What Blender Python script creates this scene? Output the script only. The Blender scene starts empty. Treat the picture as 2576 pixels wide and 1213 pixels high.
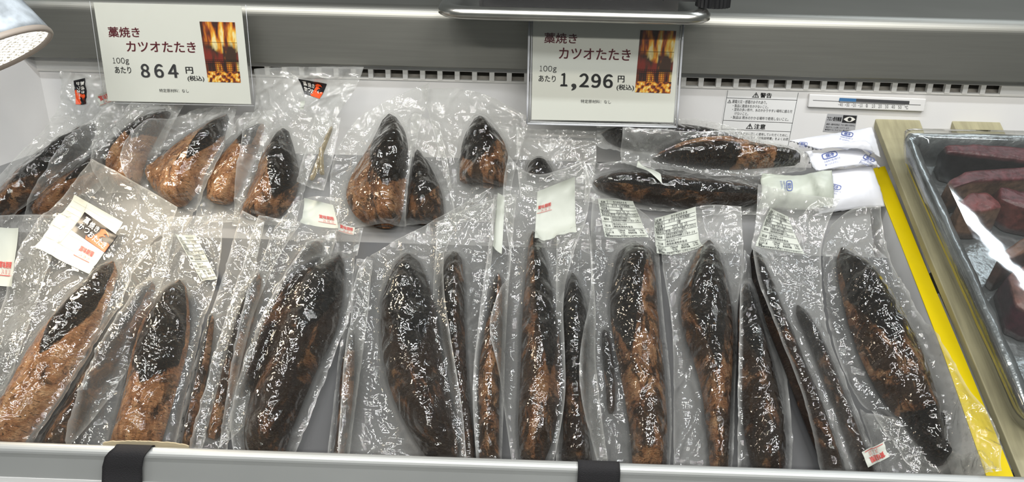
import bpy, math, random
import numpy as np
from mathutils import Vector, Matrix

S = bpy.context.scene
COL = S.collection
# ------------------------------------------------------------------ camera
FPX, IW, IH = 2200.0, 2576.0, 1213.0
PITCH, YAW, ROLL = math.radians(24.0), math.radians(1.2), math.radians(1.22)
CAM = np.array([0.0, 0.0, 1.5])
_f = np.array([-math.sin(YAW)*math.cos(PITCH), math.cos(YAW)*math.cos(PITCH), -math.sin(PITCH)])
_r0 = np.array([math.cos(YAW), math.sin(YAW), 0.0])
_u0 = np.cross(_r0, _f)
CR = math.cos(ROLL)*_r0 + math.sin(ROLL)*_u0
CU = -math.sin(ROLL)*_r0 + math.cos(ROLL)*_u0
cd = bpy.data.cameras.new('camera')
cd.sensor_width = 36.0
cd.lens = FPX/IW*36.0
cd.clip_start = 0.02
cam = bpy.data.objects.new('camera', cd)
COL.objects.link(cam)
cam.matrix_world = Matrix(((CR[0], CU[0], -_f[0], CAM[0]), (CR[1], CU[1], -_f[1], CAM[1]), (CR[2], CU[2], -_f[2], CAM[2]), (0, 0, 0, 1)))
S.camera = cam
# ------------------------------------------------------------------ look
S.view_settings.view_transform = 'Standard'
S.view_settings.look = 'None'
S.view_settings.exposure = -0.25
S.view_settings.gamma = 1.0
S.cycles.transparent_max_bounces = 40
S.cycles.max_bounces = 8
S.cycles.caustics_reflective = False
S.cycles.caustics_refractive = False
# ------------------------------------------------------------------ world and shop lights
W = bpy.data.worlds.new('shop_air')
S.world = W
W.use_nodes = True
W.node_tree.nodes['Background'].inputs[0].default_value = (0.80, 0.86, 0.84, 1)
W.node_tree.nodes['Background'].inputs[1].default_value = 0.19


def area(name, loc, target, sx, sy, power, col):
    d = bpy.data.lights.new(name, 'AREA')
    d.shape = 'RECTANGLE' if sx != sy else 'DISK'
    d.size, d.size_y, d.energy, d.color = sx, sy, power, col
    o = bpy.data.objects.new(name, d)
    COL.objects.link(o)
    o.location = loc
    o.rotation_euler = (Vector(target)-Vector(loc)).to_track_quat('-Z', 'Y').to_euler()
    return o


# ceiling tubes of the shop, then small spots added for glints
area('ceiling_tube', (-0.55, -0.45, 2.7), (-0.2, 1.1, 1.0), 1.2, 0.05, 12, (0.95, 0.97, 0.98))
area('ceiling_tube', (0.85, -0.45, 2.7), (0.3, 1.1, 1.0), 1.2, 0.05, 12, (0.95, 0.97, 0.98))
area('ceiling_tube', (-0.75, 0.38, 2.7), (-0.75, 0.9, 1.0), 1.2, 0.05, 14, (0.92, 0.96, 1.0))
area('ceiling_tube', (0.75, 0.38, 2.7), (0.75, 0.9, 1.0), 1.2, 0.05, 14, (0.92, 0.96, 1.0))
area('ceiling_tube', (-0.5, -1.7, 2.7), (-0.3, 1.25, 1.1), 1.2, 0.08, 22, (1.0, 0.985, 0.93))
area('ceiling_tube', (0.9, -1.7, 2.7), (0.4, 1.25, 1.1), 1.2, 0.08, 22, (1.0, 0.985, 0.93))
area('ceiling_tube', (1.25, 1.55, 2.7), (0.7, 1.1, 1.1), 1.2, 0.03, 5, (0.85, 0.93, 1.0))
area('ceiling_tube', (1.25, 1.95, 2.7), (0.7, 1.1, 1.1), 1.2, 0.03, 4, (0.85, 0.93, 1.0))
for k, (x, w) in enumerate(((-0.75, 2.0), (-0.25, 1.6), (0.25, 1.6), (0.75, 1.6))):  # unseen small spots over the counter, added to make the film sparkle
    area('glint_spot', (x, 0.52, 2.05), (x*.9, 1.0, 1.0), 0.06, 0.06, w, (1.0, 0.92, 0.80))
# ------------------------------------------------------------------ surfaces: a profile in (y, z) swept along x


def ray(px, py):
    return (px-IW/2)*CR + (IH/2-py)*CU + FPX*_f


def at_depth(px, py, d):
    """the point seen at a pixel, d metres along the view axis"""
    return CAM + ray(px, py)*(d/FPX)


class Profile:
    def __init__(self, pts, smooth=True):
        p = np.array(pts, float)
        if smooth and len(p) > 2:
            for _ in range(4):
                q = [p[0]]
                for a, b in zip(p[:-1], p[1:]):
                    q += [a*.75+b*.25, a*.25+b*.75]
                q.append(p[-1])
                p = np.array(q)
        self.p = p
        seg = np.diff(p, axis=0)
        ln = np.hypot(seg[:, 0], seg[:, 1])
        self.s = np.concatenate([[0], np.cumsum(ln)])
        tan = seg/ln[:, None]
        n = np.stack([-tan[:, 1], tan[:, 0]], 1)
        nv = np.vstack([n[:1], (n[:-1]+n[1:])/2, n[-1:]])
        self.n = nv/np.linalg.norm(nv, axis=1)[:, None]

    def pos(self, X, s, h):
        X, s, h = np.broadcast_arrays(np.asarray(X, float), np.asarray(s, float), np.asarray(h, float))
        L = self.s[-1]
        sc = np.clip(s, 0, L)
        y = np.interp(sc, self.s, self.p[:, 0])
        z = np.interp(sc, self.s, self.p[:, 1])
        ny = np.interp(sc, self.s, self.n[:, 0])
        nz = np.interp(sc, self.s, self.n[:, 1])
        ex = s-sc                                   # straight on past either end
        y = y + ex*nz
        z = z - ex*ny
        return np.stack([X, y+h*ny, z+h*nz], -1)

    def hit(self, px, py, h=0.0):
        """(x, s) where the sight line of a pixel meets the surface raised by h"""
        d = ray(px, py)
        q = self.p + h*self.n
        t0 = (q[1]-q[0])/np.linalg.norm(q[1]-q[0])
        t1 = (q[-1]-q[-2])/np.linalg.norm(q[-1]-q[-2])
        q = np.vstack([q[0]-t0*2, q, q[-1]+t1*2])
        ss = np.concatenate([[self.s[0]-2], self.s, [self.s[-1]+2]])
        c = (q[:, 0]-CAM[1])*d[2] - (q[:, 1]-CAM[2])*d[1]
        for i in range(len(q)-1):
            if c[i]*c[i+1] <= 0 and c[i] != c[i+1]:
                k = c[i]/(c[i]-c[i+1])
                y = q[i, 0]*(1-k)+q[i+1, 0]*k
                t = (y-CAM[1])/d[1]
                if t > 0:
                    return np.array([CAM[0]+t*d[0], ss[i]*(1-k)+ss[i+1]*k])
        raise ValueError((px, py))


def prof(*drops, smooth=True):
    return Profile([(d, 1.5-v) for d, v in drops], smooth)


def resample(pts, n):
    p = np.array(pts, float)
    if len(p) > 2:
        for _ in range(3):
            q = [p[0]]
            for a, b in zip(p[:-1], p[1:]):
                q += [a*.75+b*.25, a*.25+b*.75]
            q.append(p[-1])
            p = np.array(q)
    l = np.concatenate([[0], np.cumsum(np.linalg.norm(np.diff(p, axis=0), axis=1))])
    t = np.linspace(0, l[-1], n)
    return np.stack([np.interp(t, l, p[:, k]) for k in range(p.shape[1])], 1)


def vnoise(x, y, seed=0):
    """smooth value noise in 0..1"""
    xi, yi = np.floor(x).astype(np.int64), np.floor(y).astype(np.int64)
    fx, fy = x-xi, y-yi
    fx, fy = fx*fx*(3-2*fx), fy*fy*(3-2*fy)

    def hsh(a, b):
        n = (a*374761393 + b*668265263 + seed*1442695041) & 0x7fffffff
        n = ((n ^ (n >> 13))*1274126177) & 0x7fffffff
        return ((n ^ (n >> 16)) & 0xffff)/65535.0
    return (hsh(xi, yi)*(1-fx)+hsh(xi+1, yi)*fx)*(1-fy) + (hsh(xi, yi+1)*(1-fx)+hsh(xi+1, yi+1)*fx)*fy


def fbm(x, y, seed=0, o=3):
    v, a, t = 0, 1.0, 0
    for i in range(o):
        v = v + a*vnoise(x*2**i, y*2**i, seed+i*17)
        t += a
        a *= .5
    return v/t


def blur(a, sig):
    r = max(1, int(sig*2.5))
    k = np.exp(-0.5*(np.arange(-r, r+1)/sig)**2)
    k /= k.sum()
    b = np.pad(a, r, mode='edge')
    b = np.apply_along_axis(lambda m: np.convolve(m, k, 'valid'), 0, b)
    return np.apply_along_axis(lambda m: np.convolve(m, k, 'valid'), 1, b)


def dilate(a, n=1):
    for _ in range(n):
        b = np.pad(a, 1, mode='edge')
        a = np.max([b[i:i+a.shape[0], j:j+a.shape[1]] for i in range(3) for j in range(3)], axis=0)
    return a


def in_poly(X, Y, poly):
    m = np.zeros(X.shape, bool)
    n = len(poly)
    for i in range(n):
        x0, y0 = poly[i]
        x1, y1 = poly[(i+1) % n]
        if y0 == y1:
            continue
        c = ((y0 > Y) != (y1 > Y)) & (X < (x1-x0)*(Y-y0)/(y1-y0)+x0)
        m ^= c
    return m


# ------------------------------------------------------------------ objects
def mesh(name, verts, faces, mat, parent=None, smooth=True, attrs=None):
    v = np.asarray(verts, float)
    if parent is not None:
        v = v - np.array(parent['_o'])
    me = bpy.data.meshes.new(name)
    me.from_pydata(v.tolist(), [], [list(map(int, f)) for f in faces])
    if smooth:
        me.polygons.foreach_set('use_smooth', [True]*len(me.polygons))
    for k, a in (attrs or {}).items():
        a = np.asarray(a, float)
        if a.ndim == 1:
            at = me.attributes.new(k, 'FLOAT', 'POINT')
            at.data.foreach_set('value', a.astype(np.float32))
        else:
            at = me.attributes.new(k, 'FLOAT_VECTOR', 'POINT')
            at.data.foreach_set('vector', a.astype(np.float32).ravel())
    me.materials.append(mat)
    me.update()
    o = bpy.data.objects.new(name, me)
    COL.objects.link(o)
    if parent is not None:
        o.parent = parent
        o['_o'] = parent['_o']
    else:
        o['_o'] = [0.0, 0.0, 0.0]
    return o


def thing(name, label, cat, loc, group=None):
    o = bpy.data.objects.new(name, None)
    o.empty_display_size = 0.05
    COL.objects.link(o)
    o.location = Vector([float(c) for c in loc])
    o['_o'] = [float(c) for c in loc]
    o['label'], o['category'] = label, cat
    if group:
        o['group'] = group
    return o


def grid_faces(nu, nv, wrap=False, off=0):
    f = []
    for i in range(nu-1):
        for j in range(nv if wrap else nv-1):
            j2 = (j+1) % nv
            f.append((off+i*nv+j, off+i*nv+j2, off+(i+1)*nv+j2, off+(i+1)*nv+j))
    return f


class MB:
    """collects shapes that together make one part"""

    def __init__(self):
        self.v, self.f = [], []

    def add(self, v, f):
        o = len(self.v)
        self.v += [tuple(p) for p in v]
        self.f += [tuple(i+o for i in q) for q in f]

    def box(self, a, b, bev=0.0):
        (x0, y0, z0), (x1, y1, z1) = a, b
        if bev <= 0:
            self.add([(x, y, z) for x in (x0, x1) for y in (y0, y1) for z in (z0, z1)],
                     [(0, 1, 3, 2), (4, 6, 7, 5), (0, 4, 5, 1), (2, 3, 7, 6), (0, 2, 6, 4), (1, 5, 7, 3)])
            return
        import bmesh
        bm = bmesh.new()
        bmesh.ops.create_cube(bm, size=1.0)
        for w in bm.verts:
            w.co = Vector(((x0+x1)/2+w.co.x*(x1-x0), (y0+y1)/2+w.co.y*(y1-y0), (z0+z1)/2+w.co.z*(z1-z0)))
        bmesh.ops.bevel(bm, geom=bm.edges[:], offset=bev, segments=2, affect='EDGES')
        bm.verts.index_update()
        self.add([w.co[:] for w in bm.verts], [[w.index for w in q.verts] for q in bm.faces])
        bm.free()

    def tube(self, pts, r, n=12, cap=True):
        p = np.array(pts, float)
        rr = np.broadcast_to(np.asarray(r, float), (len(p),))
        t = np.gradient(p, axis=0)
        t /= np.linalg.norm(t, axis=1)[:, None]
        ref = np.array([0, 0, 1.0]) if abs(t[0][2]) < .9 else np.array([1.0, 0, 0])
        vs = []
        for q, d, ra in zip(p, t, rr):
            a = np.cross(d, ref)
            a /= np.linalg.norm(a)
            b = np.cross(d, a)
            for k in range(n):
                w = 2*math.pi*k/n
                vs.append(q+ra*(a*math.cos(w)+b*math.sin(w)))
        f = grid_faces(len(p), n, True)
        if cap:
            f += [tuple(range(n))[::-1], tuple((len(p)-1)*n+k for k in range(n))]
        self.add(vs, f)

    def build(self, name, mat, parent=None, smooth=False, attrs=None):
        return mesh(name, self.v, self.f, mat, parent, smooth, attrs)


def bevel(o, w, seg=2):
    m = o.modifiers.new('bevel', 'BEVEL')
    m.width, m.segments, m.limit_method = w, seg, 'ANGLE'
    return o


# ------------------------------------------------------------------ lettering
_glyphs = {}


def text2d(body, bold=0.0, space=1.0):
    if len(body) > 1 and all(ch in '0123456789.-' for ch in body):       # figures in the same face as the kanji
        body = body.translate({ord(a): b for a, b in zip('0123456789.-', '０１２３４５６７８９．－')})
        space = .56
    key = (body, bold, space)
    if key not in _glyphs:
        c = bpy.data.curves.new('t', 'FONT')
        c.body = body
        c.resolution_u = 4
        kanji = any(ord(ch) > 0x2fff for ch in body)
        c.offset = 0.0 if kanji else bold
        c.space_character = space
        o = bpy.data.objects.new('t', c)
        COL.objects.link(o)
        dg = bpy.context.evaluated_depsgraph_get()
        m = bpy.data.meshes.new_from_object(o.evaluated_get(dg))
        v = np.array([w.co[:2] for w in m.vertices]) if len(m.vertices) else np.zeros((0, 2))
        f = [tuple(q.vertices) for q in m.polygons]
        bpy.data.objects.remove(o)
        bpy.data.curves.remove(c)
        bpy.data.meshes.remove(m)
        if len(v) and kanji and bold:
            n = len(v)
            b = bold*1.3
            v = np.vstack([v+np.array(k) for k in ((-b, -b*.5), (b, -b*.5), (0, b*.6))])
            f = f+[tuple(i+n for i in q) for q in f]+[tuple(i+2*n for i in q) for q in f]
        if len(v):
            lo, hi = v.min(0), v.max(0)
            v = (v-lo)/np.maximum(hi-lo, 1e-6)
        _glyphs[key] = (v, f)
    return _glyphs[key]


def quad_map(q, uv):
    """bilinear: u left to right, v top to bottom; q = TL, TR, BR, BL"""
    u, v = uv[:, :1], uv[:, 1:]
    a, b, c, d = [np.asarray(k, float)[None] for k in q]
    return (a*(1-u)+b*u)*(1-v) + (d*(1-u)+c*u)*v


def box_quad(x0, y0, x1, y1, m=0.0, k=0.0):
    """pixel box -> corners, with row slope m and column lean k"""
    w, h = x1-x0, y1-y0
    return [(x0-k*h/2, y0), (x1-k*h/2, y0+m*w), (x1+k*h/2, y1+m*w), (x0+k*h/2, y1)]


class Sheet:
    """a patch of a profile surface; lettering and stickers are laid out on it"""

    def __init__(self, P, h=0.0):
        self.P, self.h = P, h

    def px(self, q):
        return [self.P.hit(x, y, self.h) for x, y in q]

    def letters(self, name, rows, mat, parent, lift=0.0006):
        vs, fs = [], []
        for r in rows:
            body, q = r[0], r[1]
            bold = r[2] if len(r) > 2 else 0.0
            sp = r[3] if len(r) > 3 else 1.0
            g, f = text2d(body, bold, sp)
            if not len(g):
                continue
            xs = quad_map(self.px(q), np.stack([g[:, 0], 1-g[:, 1]], 1))
            o = len(vs)
            vs += self.P.pos(xs[:, 0], xs[:, 1], self.h+lift).tolist()
            fs += [tuple(i+o for i in k) for k in f]
        return mesh(name, vs, fs, mat, parent, False)

    def patch(self, name, q, mat, parent, lift=0.0003, n=2, attrs=None, thick=0.0):
        u, v = np.meshgrid(np.linspace(0, 1, n), np.linspace(0, 1, n))
        uv = np.stack([u.ravel(), v.ravel()], 1)
        xs = quad_map(self.px(q), uv)
        vs = self.P.pos(xs[:, 0], xs[:, 1], self.h+lift)
        f = [t[::-1] for t in grid_faces(n, n)]
        if thick:
            N = len(vs)
            vs = np.vstack([vs, self.P.pos(xs[:, 0], xs[:, 1], self.h+lift-thick)])
            f += [tuple(N+i for i in t[::-1]) for t in f]
            ring = [i for i in range(n)]+[i*n+n-1 for i in range(1, n)]+[(n-1)*n+i for i in range(n-2, -1, -1)]+[i*n for i in range(n-2, 0, -1)]
            f += [(a, b, b+N, a+N) for a, b in zip(ring, ring[1:]+ring[:1])]
        return mesh(name, vs, f, mat, parent, False, attrs(uv) if attrs else None)

    def lines(self, name, segs, w, mat, parent, lift=0.0005):
        """printed rules: pixel segments of width w metres"""
        vs, fs = [], []
        for a, b in segs:
            p, q = self.px([a, b])
            d = (q-p)/np.linalg.norm(q-p)
            nn = np.array([-d[1], d[0]])*w/2
            o = len(vs)
            vs += [self.P.pos(*k, self.h+lift) for k in (p+nn, p-nn, q-nn, q+nn)]
            fs.append((o, o+1, o+2, o+3))
        return mesh(name, vs, fs, mat, parent, False)


# ------------------------------------------------------------------ materials
def nodes(name):
    m = bpy.data.materials.new(name)
    m.use_nodes = True
    nt = m.node_tree
    nt.nodes.clear()
    out = nt.nodes.new('ShaderNodeOutputMaterial')

    def N(t, ins=None, **kw):
        n = nt.nodes.new(t)
        for k, v in kw.items():
            setattr(n, k, v)
        for k, v in (ins or {}).items():
            if isinstance(v, tuple) and len(v) == 2 and hasattr(v[0], 'outputs'):
                nt.links.new(v[0].outputs[v[1]], n.inputs[k])
            elif hasattr(v, 'outputs'):
                nt.links.new(v.outputs[0], n.inputs[k])
            else:
                n.inputs[k].default_value = v
        return n

    def end(n, o=0):
        nt.links.new(n.outputs[o], out.inputs[0])
    return m, N, end


def pbr(name, col, rough=0.5, metal=0.0, spec=0.5, noise=0.0, nscale=40.0, bump=0.0, bscale=200.0, coat=0.0, stretch=(1, 1, 1), emit=None, es=0.0):
    m, N, end = nodes(name)
    p = N('ShaderNodeBsdfPrincipled', {'Base Color': (*col, 1), 'Roughness': rough, 'Metallic': metal, 'Specular IOR Level': spec, 'Coat Weight': coat})
    tc = N('ShaderNodeTexCoord')
    mp = N('ShaderNodeMapping', {0: (tc, 'Object'), 'Scale': stretch})
    nt = m.node_tree
    if noise:
        n = N('ShaderNodeTexNoise', {'Vector': mp, 'Scale': nscale, 'Detail': 5.0})
        r = N('ShaderNodeMapRange', {0: n, 1: 0.3, 2: 0.7, 3: 1-noise, 4: 1+noise})
        x = N('ShaderNodeMix', {6: (*col, 1), 0: 1.0}, data_type='RGBA', blend_type='MULTIPLY')
        nt.links.new(r.outputs[0], x.inputs[7])
        nt.links.new(x.outputs[2], p.inputs['Base Color'])
    if bump:
        n = N('ShaderNodeTexNoise', {'Vector': mp, 'Scale': bscale, 'Detail': 3.0})
        b = N('ShaderNodeBump', {'Height': n, 'Strength': bump, 'Distance': 0.002})
        nt.links.new(b.outputs[0], p.inputs['Normal'])
    if emit:
        p.inputs['Emission Color'].default_value = (*emit, 1)
        p.inputs['Emission Strength'].default_value = es
    end(p)
    return m


def film_mat(name, bump=0.5, tint=(0.97, 0.97, 0.95), veilcol=(0.85, 0.85, 0.82), gain=1.35, rough=0.05, fine=150.0, mid=24.0, veil=None):
    """clear plastic film: mostly see-through, a thin milky veil, mirror-like glints on its creases"""
    m, N, end = nodes(name)
    tc = N('ShaderNodeTexCoord')
    n1 = N('ShaderNodeTexNoise', {'Vector': (tc, 'Object'), 'Scale': mid, 'Detail': 2.0, 'Roughness': 0.4, 'Distortion': 1.6})
    n2 = N('ShaderNodeTexNoise', {'Vector': (tc, 'Object'), 'Scale': fine, 'Detail': 1.0, 'Distortion': 0.6})
    add = N('ShaderNodeMath', {0: n1}, operation='MULTIPLY_ADD')
    add.inputs[1].default_value = 12.0
    m.node_tree.links.new(n2.outputs[0], add.inputs[2])
    b = N('ShaderNodeBump', {'Height': add, 'Strength': bump, 'Distance': 0.0022})
    # reflectance of a thin film, the same from either side
    ge = N('ShaderNodeNewGeometry')
    dt = N('ShaderNodeVectorMath', {0: (ge, 'Incoming'), 1: b}, operation='DOT_PRODUCT')
    ab = N('ShaderNodeMath', {0: (dt, 'Value')}, operation='ABSOLUTE')
    iv = N('ShaderNodeMath', {1: ab}, operation='SUBTRACT', use_clamp=True)
    iv.inputs[0].default_value = 1.0
    pw = N('ShaderNodeMath', {0: iv}, operation='POWER')
    pw.inputs[1].default_value = 4.0
    g = N('ShaderNodeMath', {0: pw}, operation='MULTIPLY_ADD', use_clamp=True)
    g.inputs[1].default_value = 0.9
    g.inputs[2].default_value = 0.055*gain
    gl = N('ShaderNodeBsdfGlossy', {'Color': (1, 1, 1, 1), 'Roughness': rough, 'Normal': b})
    tr = N('ShaderNodeBsdfTransparent', {'Color': (*tint, 1)})
    df = N('ShaderNodeBsdfDiffuse', {'Color': (*veilcol, 1)})
    tl = N('ShaderNodeBsdfTranslucent', {'Color': (*veilcol, 1)})
    vd = N('ShaderNodeMixShader', {0: 0.4, 1: df, 2: tl})
    if veil is None:
        at = N('ShaderNodeAttribute', attribute_name='veil')
        mx = N('ShaderNodeMixShader', {0: (at, 2), 1: tr, 2: vd})
    else:
        mx = N('ShaderNodeMixShader', {0: veil, 1: tr, 2: vd})
    end(N('ShaderNodeMixShader', {0: g, 1: mx, 2: gl}))
    return m


def fish_mat():
    """seared bonito: black char over tan flesh, wet"""
    m, N, end = nodes('seared_fish')
    nt = m.node_tree
    L = nt.links.new
    co = N('ShaderNodeAttribute', attribute_name='fco')          # metres across / along the fillet
    sk = N('ShaderNodeAttribute', attribute_name='skin')
    tn = N('ShaderNodeAttribute', attribute_name='tone')
    noise = lambda sc, rot, det, ro, di: N('ShaderNodeTexNoise', {'Vector': N('ShaderNodeMapping', {0: (co, 'Vector'), 'Scale': sc, 'Rotation': (0, 0, rot)}), 'Scale': 1.0, 'Detail': det, 'Roughness': ro, 'Distortion': di})
    nA = noise((90, 40, 1), 0, 6.0, .65, .8)
    nB = noise((150, 290, 1), .45, 5.0, .62, 2.6)
    nC = noise((55, 24, 1), .3, 5.0, .7, .6)
    nD = noise((420, 420, 1), .2, 2.0, .6, .4)
    # ragged border between skin char and flesh, and scorched patches over the flesh of the darker fillets
    s1 = N('ShaderNodeMath', {0: nA}, operation='MULTIPLY_ADD')
    s1.inputs[1].default_value = 0.9
    L(sk.outputs['Fac'], s1.inputs[2])
    msk = N('ShaderNodeMapRange', {0: s1, 1: 0.86, 2: 1.0}, interpolation_type='SMOOTHSTEP')
    pt = N('ShaderNodeMath', {0: (tn, 'Fac')}, operation='MULTIPLY_ADD')
    pt.inputs[1].default_value = -0.30
    L(nC.outputs[0], pt.inputs[2])
    pm = N('ShaderNodeMapRange', {0: pt, 1: 0.26, 2: 0.36}, interpolation_type='SMOOTHSTEP')
    pm.inputs[4].default_value = 0.88
    mk = N('ShaderNodeMath', {0: msk, 1: pm}, operation='MAXIMUM')
    fl = N('ShaderNodeValToRGB', {0: nA})
    e = fl.color_ramp.elements
    e[0].position, e[0].color = 0.30, (0.11, 0.036, 0.015, 1)
    e[1].position, e[1].color = 0.70, (0.74, 0.44, 0.23, 1)
    k = fl.color_ramp.elements.new(0.48)
    k.color = (0.44, 0.20, 0.085, 1)
    dark = N('ShaderNodeMix', {6: (0.045, 0.020, 0.010, 1), 0: (tn, 'Fac')}, data_type='RGBA')
    L(fl.outputs[0], dark.inputs[7])
    fr = N('ShaderNodeMapRange', {0: nB, 1: 0.57, 2: 0.65})
    frk = N('ShaderNodeMix', {7: (0.012, 0.008, 0.006, 1)}, data_type='RGBA')
    L(fr.outputs[0], frk.inputs[0])
    L(dark.outputs[2], frk.inputs[6])
    # char: black with straw-brown streaks and painted grey film glare
    ch = N('ShaderNodeValToRGB', {0: nB})
    e = ch.color_ramp.elements
    e[0].position, e[0].color = 0.47, (0.006, 0.006, 0.007, 1)
    e[1].position, e[1].color = 0.74, (0.17, 0.15, 0.125, 1)
    for ps, c in ((0.58, (0.013, 0.012, 0.011, 1)), (0.65, (0.050, 0.042, 0.032, 1))):
        ch.color_ramp.elements.new(ps).color = c
    gd = N('ShaderNodeMix', {6: (1, 1, 1, 1), 7: (1.5, 0.88, 0.38, 1), 0: (tn, 'Fac')}, data_type='RGBA')
    chg = N('ShaderNodeMix', {0: 1.0}, data_type='RGBA', blend_type='MULTIPLY')
    L(ch.outputs[0], chg.inputs[6])
    L(gd.outputs[2], chg.inputs[7])
    mix = N('ShaderNodeMix', {0: mk}, data_type='RGBA')
    L(frk.outputs[2], mix.inputs[6])
    L(chg.outputs[2], mix.inputs[7])
    bs = N('ShaderNodeMath', {0: nB, 1: nA}, operation='ADD')
    b2 = N('ShaderNodeMath', {0: nD}, operation='MULTIPLY_ADD')
    b2.inputs[1].default_value = 0.35
    L(bs.outputs[0], b2.inputs[2])
    b = N('ShaderNodeBump', {'Height': b2, 'Strength': 1.0, 'Distance': 0.0042})
    p = N('ShaderNodeBsdfPrincipled', {'Roughness': 0.30, 'Specular IOR Level': 0.36, 'Normal': b})
    L(mix.outputs[2], p.inputs['Base Color'])
    end(p)
    return m


M = dict(
    fish=fish_mat(),
    film=film_mat('vacuum_film'),
    wrap=film_mat('cling_wrap', bump=0.010, gain=1.5, rough=0.03, mid=7, fine=45, veil=0.02),
    acrylic=film_mat('clear_plastic', bump=0.02, gain=1.0, rough=0.04, mid=4, fine=20, veil=0.012),
    steel=pbr('brushed_steel', (0.34, 0.335, 0.305), 0.46, 1.0, noise=0.05, nscale=8, bump=0.004, bscale=60, stretch=(1, 1, 25)),
    tray_steel=pbr('tray_steel', (0.55, 0.54, 0.50), 0.28, 1.0, noise=0.15, nscale=20),
    alu=pbr('rail_aluminium', (0.50, 0.51, 0.50), 0.42, 0.45, noise=0.05, nscale=8),
    white=pbr('white_liner', (0.78, 0.77, 0.76), 0.45, noise=0.03, nscale=6),
    grille=pbr('grille_plastic', (0.74, 0.73, 0.70), 0.5),
    duct=pbr('dusty_duct', (0.50, 0.47, 0.42), 0.9, noise=0.5, nscale=30),
    dark=pbr('dark_mat', (0.075, 0.075, 0.078), 0.6),
    rest=pbr('grey_rest', (0.22, 0.22, 0.22), 0.6),
    straw=pbr('straw', (0.34, 0.28, 0.17), 0.5, noise=.4, nscale=120),
    black=pbr('black_plastic', (0.012, 0.012, 0.013), 0.4),
    strap=pbr('black_webbing', (0.016, 0.015, 0.017), 0.85, bump=0.5, bscale=900),
    paper=pbr('label_paper', (0.52, 0.54, 0.48), 0.45, bump=0.0),
    card=pbr('sign_card', (0.74, 0.75, 0.70), 0.5, noise=0.02, nscale=5),
    ink=pbr('black_ink', (0.02, 0.02, 0.022), 0.5),
    grey_ink=pbr('grey_ink', (0.06, 0.06, 0.065), 0.5),
    wine=pbr('wine_red_ink', (0.16, 0.006, 0.02), 0.5),
    red=pbr('red_ink', (0.55, 0.06, 0.05), 0.5),
    orange=pbr('orange_print', (0.80, 0.09, 0.015), 0.4),
    blue=pbr('blue_print', (0.10, 0.14, 0.38), 0.5),
    sticker_black=pbr('black_sticker', (0.012, 0.011, 0.013), 0.3),
    white_ink=pbr('white_print', (0.82, 0.80, 0.74), 0.5),
    icebag=pbr('ice_pack_plastic', (0.80, 0.81, 0.86), 0.35, bump=0.25, bscale=60),
    icegel=pbr('ice_pack_grey', (0.50, 0.53, 0.46), 0.35, bump=0.25, bscale=60),
    yellow=pbr('yellow_tape', (0.68, 0.52, 0.004), 0.30, noise=0.04, nscale=12),
    wood=pbr('pale_wood', (0.36, 0.33, 0.205), 0.6, noise=0.18, nscale=14, stretch=(8, 1, 1)),
    cardboard=pbr('beige_card', (0.50, 0.42, 0.28), 0.7),
    foam=pbr('white_board', (0.80, 0.80, 0.79), 0.6),
    silver=pbr('silver_tray', (0.28, 0.30, 0.31), 0.24, 0.8, noise=0.3, nscale=25, bump=0.9, bscale=55),
    shade=pbr('white_enamel', (0.50, 0.55, 0.60), 0.40, noise=0.45, nscale=45),
    rim=pbr('lamp_rim', (0.42, 0.36, 0.31), 0.4),
)
# ------------------------------------------------------------------ the refrigerated counter
FRONT = prof((0.800, .674), (0.95, .558), (1.045, .487), (1.083, .452), (1.103, .41), (1.112, .36), (1.116, .30))
BACK = prof((1.07, .535), (1.13, .468), (1.222, .362), (1.238, .32), (1.241, .26), (1.241, .20))
WALL = prof((1.272, .70), (1.272, .10), smooth=False)
FASCIA = prof((1.25, .2863), (1.25, .19), smooth=False)
STAND = prof((0.70, .586), (1.30, .2735), smooth=False)      # slope of the tray stand on the right
DIVID = prof((0.79, .597), (1.24, .408), smooth=False)


def extrude_x(name, sec, x0, x1, mat, parent, closed=True, smooth=False):
    """a section in (y, drop) drawn along x"""
    n = len(sec)
    v = [(x, y, 1.5-d) for x in (x0, x1) for y, d in sec]
    f = [(i, (i+1) % n, n+(i+1) % n, n+i) for i in range(n if closed else n-1)]
    if closed:
        f += [tuple(range(n))[::-1], tuple(range(n, 2*n))]
    o = mesh(name, v, f, mat, parent, smooth)
    return o


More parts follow.
